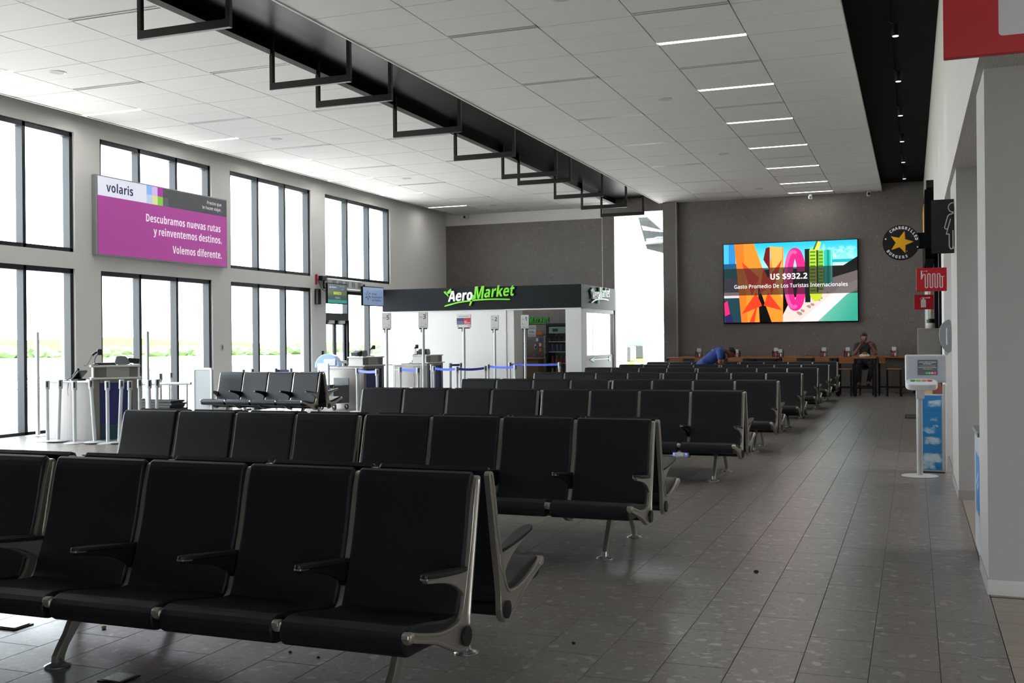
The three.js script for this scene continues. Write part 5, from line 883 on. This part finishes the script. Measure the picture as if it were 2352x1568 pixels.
function person(name, label, pos, j, wear) {
  const t = thing('person', label, 'person', pos), H = headBones(j.head, j.face, j.up), B = [];
  const mid = lerp3(j.hipL, j.hipR, 0.5), chest = lerp3(j.shL, j.shR, 0.5), neck = add3(chest, j.neckOff);
  B.push([mid, 0.125, lerp3(mid, chest, 0.55), 0.118], [lerp3(mid, chest, 0.5), 0.12, lerp3(mid, chest, 0.88), 0.125], [lerp3(j.shL, j.shR, 0.12), 0.07, lerp3(j.shL, j.shR, 0.88), 0.07], [chest, 0.07, neck, 0.056], [neck, 0.055, lerp3(neck, j.head, 0.7), 0.052]);
  for (const s of ['L', 'R']) B.push([j['hip' + s], 0.095, j['kn' + s], 0.06], [j['kn' + s], 0.058, j['an' + s], 0.036], [j['an' + s], 0.04, add3(j['an' + s], j.toe), 0.03], [j['sh' + s], 0.058, j['el' + s], 0.043], [j['el' + s], 0.042, j['wr' + s], 0.028]);
  const body = merge([field(B.concat(H.skin.slice(0, 2)), 0.014, 0.05), field(H.skin, 0.006, 0.022), field(j.hands.L, 0.0045, 0.012, 0.02), field(j.hands.R, 0.0045, 0.012, 0.02)]);
  const b = part('body', body, SKIN, t); part('hair', field(H.hair, 0.007, 0.03), HAIR, t);
  part('eyes', merge(H.eyes.map((e) => new THREE.SphereGeometry(0.009, 8, 6).translate(...e))), EYE, t); part('mouth', tube(H.mouth, 0.006, 8, 6), LIP, t);
  const g = 0.014, shirt = [[lerp3(mid, chest, wear.hem), 0.13 + g, lerp3(mid, chest, 0.55), 0.122 + g], [lerp3(mid, chest, 0.5), 0.122 + g, lerp3(mid, chest, 0.9), 0.126 + g], [lerp3(j.shL, j.shR, 0.12), 0.07 + g, lerp3(j.shL, j.shR, 0.88), 0.07 + g], [chest, 0.07 + g, lerp3(chest, neck, 0.5), 0.06 + g]];
  for (const s of ['L', 'R']) shirt.push([j['sh' + s], 0.06 + g, lerp3(j['sh' + s], j['el' + s], 0.62), 0.056 + g]);
  if (wear.skirt) shirt.push([j.hipL, 0.125, add3(j.hipL, wear.skirt), 0.14], [j.hipR, 0.125, add3(j.hipR, wear.skirt), 0.14]);
  part('shirt', field(shirt, 0.014, 0.04), wear.shirt, t);
  const tr = [[mid, 0.132, lerp3(mid, chest, 0.12), 0.124]]; for (const s of ['L', 'R']) tr.push([j['hip' + s], 0.106, j['kn' + s], 0.074], [j['kn' + s], 0.074, lerp3(j['kn' + s], j['an' + s], 0.95), 0.056]);
  part('trousers', field(tr, 0.014, 0.03), wear.trousers, t);
  for (const s of ['L', 'R']) part('shoe', field([[add3(j['an' + s], [0, -0.045, 0]), 0.048, add3(j['an' + s], add3(j.toe, [0, -0.045, 0])), 0.04]], 0.012, 0.02), wear.shoes, t);
  return t;
}
{
  // bending man beside the tables, facing right
  const wR = [0.43, 0.84, 0.22], wL = [0.5, 0.95, -0.16];
  person('person', 'man in a blue polo shirt bending forward between the last two bench rows', [-4.78, 0, -25.52], {
    hipL: [-0.02, 0.92, -0.1], hipR: [-0.02, 0.92, 0.1], shL: [0.43, 1.25, -0.18], shR: [0.36, 1.23, 0.2], neckOff: [0.1, 0.02, 0], head: [0.62, 1.2, 0.02], face: nrm([0.6, -0.78, 0.15]), up: nrm([0.79, 0.6, 0]),
    knL: [0.04, 0.48, -0.1], knR: [0.02, 0.48, 0.1], anL: [-0.04, 0.09, -0.11], anR: [-0.06, 0.09, 0.11], toe: [0.14, -0.02, 0], elR: [0.35, 0.99, 0.27], wrR: wR, elL: [0.52, 1.02, -0.24], wrL: wL,
    hands: { R: handBones(wR, nrm([0.3, -0.95, -0.1]), [0, 0, -1], 0.7, 1), L: handBones(wL, nrm([0.3, -0.95, 0.1]), [0, 0, 1], 0.7, -1) },
  }, { shirt: S(0x2f4688, 0.8), trousers: S(0x1c2230, 0.8), shoes: S(0x111111, 0.5), hem: -0.1, skirt: [-0.05, -0.14, 0] }).rotation.y = 0.3;
  // seated man at the small table, facing the camera and drinking
  const cR = [-0.02, 1.46, 0.26], cL = [0.17, 1.33, 0.2];
  person('person', 'seated man in a dark polo shirt drinking from a white cup at a table', [-1.24, 0, -29.62], {
    hipL: [0.1, 0.83, -0.02], hipR: [-0.1, 0.83, -0.02], shL: [0.2, 1.33, -0.02], shR: [-0.2, 1.33, -0.02], neckOff: [0, 0.07, 0.02], head: [-0.02, 1.53, 0.03], face: nrm([0, -0.05, 1]), up: nrm([0, 1, 0.05]),
    knL: [0.2, 0.8, 0.4], knR: [-0.13, 0.78, 0.42], anL: [0.1, 0.36, 0.36], anR: [-0.14, 0.33, 0.38], toe: [0, -0.02, 0.14], elR: [-0.24, 1.12, 0.14], wrR: cR.map((v, i) => v + [-0.055, -0.08, -0.05][i]), elL: [0.27, 1.12, 0.14], wrL: cL,
    hands: { R: handBones(cR.map((v, i) => v + [-0.055, -0.08, -0.05][i]), nrm([0.15, 0.9, 0.4]), nrm([0.7, -0.2, 0.5]), 0.95, 1), L: handBones(cL, nrm([-0.3, 0.9, 0.1]), nrm([-0.2, 0, 1]), 0.9, -1) },
  }, { shirt: S(0x26272b, 0.75), trousers: S(0x121316, 0.8), shoes: S(0x0e0e0e, 0.5), hem: -0.02 });
  const cup = thing('paper_cup', 'white paper cup held to the mouth of the seated man', 'cup', [-1.24 - 0.02, 1.5, -29.62 + 0.215]);
  part('cup_wall', lathe([[0, 0.002], [0.03, 0], [0.042, 0.1], [0.044, 0.1], [0.043, 0.106], [0.04, 0.104], [0.029, 0.006], [0, 0.006]], 20).rotateX(-1.15).translate(0, -0.012, -0.02).scale(1, 1, 1).rotateY(Math.PI), M.white, cup); part('cup_base', cyl(0.03, 0.03, 0.004, 0, 0, 0, 18).rotateX(-1.15).rotateY(Math.PI).translate(0, -0.012, 0.02), S(0x9fb4b0, 0.4), cup);
  const food = thing('wrapped_food', 'crumpled paper wrapped food on the small table before the seated man', 'food', [-1.22, 1.03, -28.95]);
  const wrapG = new THREE.IcosahedronGeometry(0.12, 2), wp = wrapG.attributes.position; for (let i = 0; i < wp.count; i++) { const s = 1 + 0.18 * Math.sin(wp.getX(i) * 60) * Math.cos(wp.getZ(i) * 53 + wp.getY(i) * 40); wp.setXYZ(i, wp.getX(i) * s * 1.2, Math.max(0, wp.getY(i) * s * 0.5 + 0.035), wp.getZ(i) * s); } wrapG.computeVertexNormals();
  part('food_wrapper', wrapG, S(0xc9bcb0, 0.8), food); part('food_roll', new THREE.SphereGeometry(0.06, 14, 10).scale(1.2, 0.7, 1).translate(0.01, 0.09, 0.04), S(0x8a5a2e, 0.7), food);
}

// ================= RIGHT SIDE =================
{
  const t = thing('feedback_terminal', 'white feedback terminal on a round foot with four coloured buttons', 'terminal', [0.046, 0, -12.42]);
  part('terminal_foot', lathe([[0, 0], [0.19, 0], [0.19, 0.006], [0.17, 0.01], [0.04, 0.014], [0, 0.014]], 40), M.white, t); part('terminal_pole', cyl(0.032, 0.032, 1.0, 0, 0.5, 0, 20), M.white, t); part('pole_clamp', rbox(0.09, 0.09, 0.08, 0.012, 0.01, 0.9, 0), M.whiteGloss, t);
  const sc = canvasTex(480, 400, (x, w, h) => { x.fillStyle = '#4b4d52'; x.fillRect(0, 0, w, h); txt(x, '¿Cómo califica la limpieza', 240, 70, 36, '#d8dade', 'center', 'normal', 440); txt(x, 'del sanitario?', 240, 116, 36, '#d8dade', 'center', 'normal'); x.fillStyle = '#c8cacd'; x.fillRect(50, 158, 380, 4); txt(x, 'How would you rate the cleanliness', 240, 210, 30, '#c4c6ca', 'center', 'normal', 440); txt(x, 'of the restroom?', 240, 250, 30, '#c4c6ca', 'center', 'normal'); ['#3f9a52', '#5fae66', '#c07a8a', '#b45566'].forEach((c, i) => { x.fillStyle = c; x.beginPath(); x.arc(220 + i * 66, 345, 30, 0, 7); x.fill(); }); });
  const h = part('terminal_screen', rbox(0.425, 0.31, 0.04, 0.02, 0, 0, 0, 3).rotateX(-0.12), M.whiteGloss, t, [0.068, 1.185, -0.05]);
  part('screen_display', plane(0.205, 0.17).rotateX(-0.12), screenMat(sc, 0.45), h, [0.02, 0.012, 0.0225]); part('screen_bezel', plane(0.35, 0.25).rotateX(-0.12), S(0xc3c8d6, 0.35), h, [0.0, 0.0, 0.0212]);
  const tray = spline([[-0.15, 0.0], [-0.13, 0.07], [-0.02, 0.1], [0.1, 0.08], [0.155, 0.0], [0.13, -0.09], [0, -0.11], [-0.12, -0.09]], 5);
  const k = part('button_tray', ext(tray, 0.045, 0.012, 3).rotateX(-Math.PI / 2).rotateX(0.28), M.whiteGloss, t, [0.02, 0.995, 0.1]);
  [0x2e8a4a, 0x7db043, 0xd07a6a, 0xb0303a].forEach((c, i) => part('rating_button', lathe([[0, 0.012], [0.026, 0.01], [0.029, 0], [0, 0]], 18).rotateX(0.28), S(c, 0.35), k, [-0.085 + i * 0.058, 0.056, -0.0 - 0.0]));
  const sky = canvasTex(256, 1024, (x, w, h2) => {
    x.fillStyle = '#2f8fd2'; x.fillRect(0, 0, w, h2); for (const [cx, cy, n, s] of [[160, 110, 70, 26], [190, 90, 50, 20], [90, 480, 60, 24], [150, 330, 26, 14], [170, 420, 24, 12], [120, 860, 160, 34], [130, 620, 110, 30], [60, 960, 80, 34]]) for (let i = 0; i < n; i++) { x.fillStyle = `rgba(226,240,248,${rr(0.1, 0.32)})`; blob(x, cx + rr(-s * 3, s * 3), cy + rr(-s, s) * 1.4, rr(6, s), 1.8, rr(-0.3, 0.3)); }
    x.fillStyle = 'rgba(30,80,130,0.5)'; x.fillRect(0, 198, w, 5);
  });
  const p = thing('brochure_stand', 'tall narrow brochure stand printed with blue sky and clouds behind the terminal', 'stand', [0.19, 0, -12.85], -0.1);
  part('stand_body', rbox(0.22, 0.88, 0.14, 0.006, 0, 0.445, 0), M.white, p); part('sky_print', plane(0.2, 0.84), print(sky), p, [-0.002, 0.45, 0.0715]); part('stand_side', rbox(0.03, 1.0, 0.16, 0.006, 0.125, 0.5, 0), M.kioskWhite, p); part('stand_foot', rbox(0.26, 0.012, 0.2, 0.004, 0, 0.006, 0), M.rubber, p);
  [0xc9b07a, 0x9c5a4a, 0xc7c9c2, 0x5b7a4a, 0xa89a86].forEach((c, i) => part('leaflet', rbox(0.1, 0.1, 0.004, 0.001, i % 2 ? 0.045 : -0.05, 0.92 + (i % 3) * 0.02, 0.03 - i * 0.012).rotateX(-0.05), S(c, 0.6), p));
  const c = thing('host_cabinet', 'tall plain grey cabinet against the right wall behind the feedback terminal', 'cabinet', [0.2, 0, -16.2]);
  part('cabinet_body', rbox(0.31, 1.65, 0.36, 0.006, 0, 0.825, 0), S(0x8d8680, 0.6), c); part('cabinet_top', rbox(0.315, 0.012, 0.37, 0.004, 0, 1.652, 0), S(0x9a938c, 0.5), c);
  const u = thing('coffee_canister', 'white canister with a black lid standing on the grey cabinet', 'canister', [0.22, 1.658, -16.1]); part('canister_body', lathe([[0, 0], [0.06, 0], [0.062, 0.07], [0.05, 0.078], [0, 0.078]], 20), M.white, u); part('canister_lid', merge([cyl(0.052, 0.055, 0.05, 0, 0.1, 0), rbox(0.09, 0.04, 0.05, 0.01, 0.02, 0.118, 0)]), M.rubber, u);
  const d = thing('paper_dispenser', 'round grey paper dispenser on the edge of the white pier by the right wall', 'dispenser', [0.372, 1.56, -14.545]);
  const dp = spline([[0.06, 0.17], [-0.02, 0.15], [-0.062, 0.06], [-0.06, -0.06], [-0.02, -0.17], [0.06, -0.2]], 5); part('dispenser_case', ext(dp, 0.1, 0.008, 2).translate(0, 0, -0.04), S(0x7d8387, 0.4), d); part('dispenser_window', rbox(0.02, 0.22, 0.01, 0.004, 0.02, -0.02, 0.07), M.chrome, d);
  const bin = thing('waste_cabinet', 'low grey metal waste cabinet with a blue printed label inside the second opening', 'bin', [0.65, 0, -7.95]);
  part('cabinet_body', rbox(0.5, 0.82, 0.62, 0.006, 0, 0.45, 0), M.steel, bin); part('cabinet_lid', rbox(0.53, 0.03, 0.66, 0.006, 0, 0.875, 0), S(0x7c8082, 0.45, 0.4), bin); part('cabinet_plinth', rbox(0.46, 0.06, 0.56, 0.004, 0, 0.03, 0), M.rubber, bin);
  const lb = canvasTex(256, 384, (x, w, h2) => { x.fillStyle = '#3f86c9'; x.fillRect(0, 0, w, h2); x.fillStyle = '#3576b8'; x.fillRect(0, 210, w, 174); x.save(); x.translate(128, 170); x.rotate(-0.5); txt(x, 'BASURA', 0, 0, 50, '#dfe8f2', 'center', 'bold'); txt(x, 'TRASH', 0, 54, 44, '#dfe8f2', 'center', 'bold'); x.restore(); });
  part('cabinet_label', plane(0.42, 0.4).rotateY(-Math.PI / 2), print(lb), bin, [-0.2515, 0.52, 0.06]);
  const mat = thing('rubber_mat', 'small black rubber mat lying on the aisle floor near the right wall', 'mat', [0.0, 0, -21.7]); part('mat_body', rbox(0.34, 0.012, 1.0, 0.005, 0, 0.007, 0), M.rubber, mat); part('mat_rim', rbox(0.36, 0.006, 1.03, 0.002, 0, 0.004, 0), M.blackMatt, mat);
}
renderer.render(scene, camera);
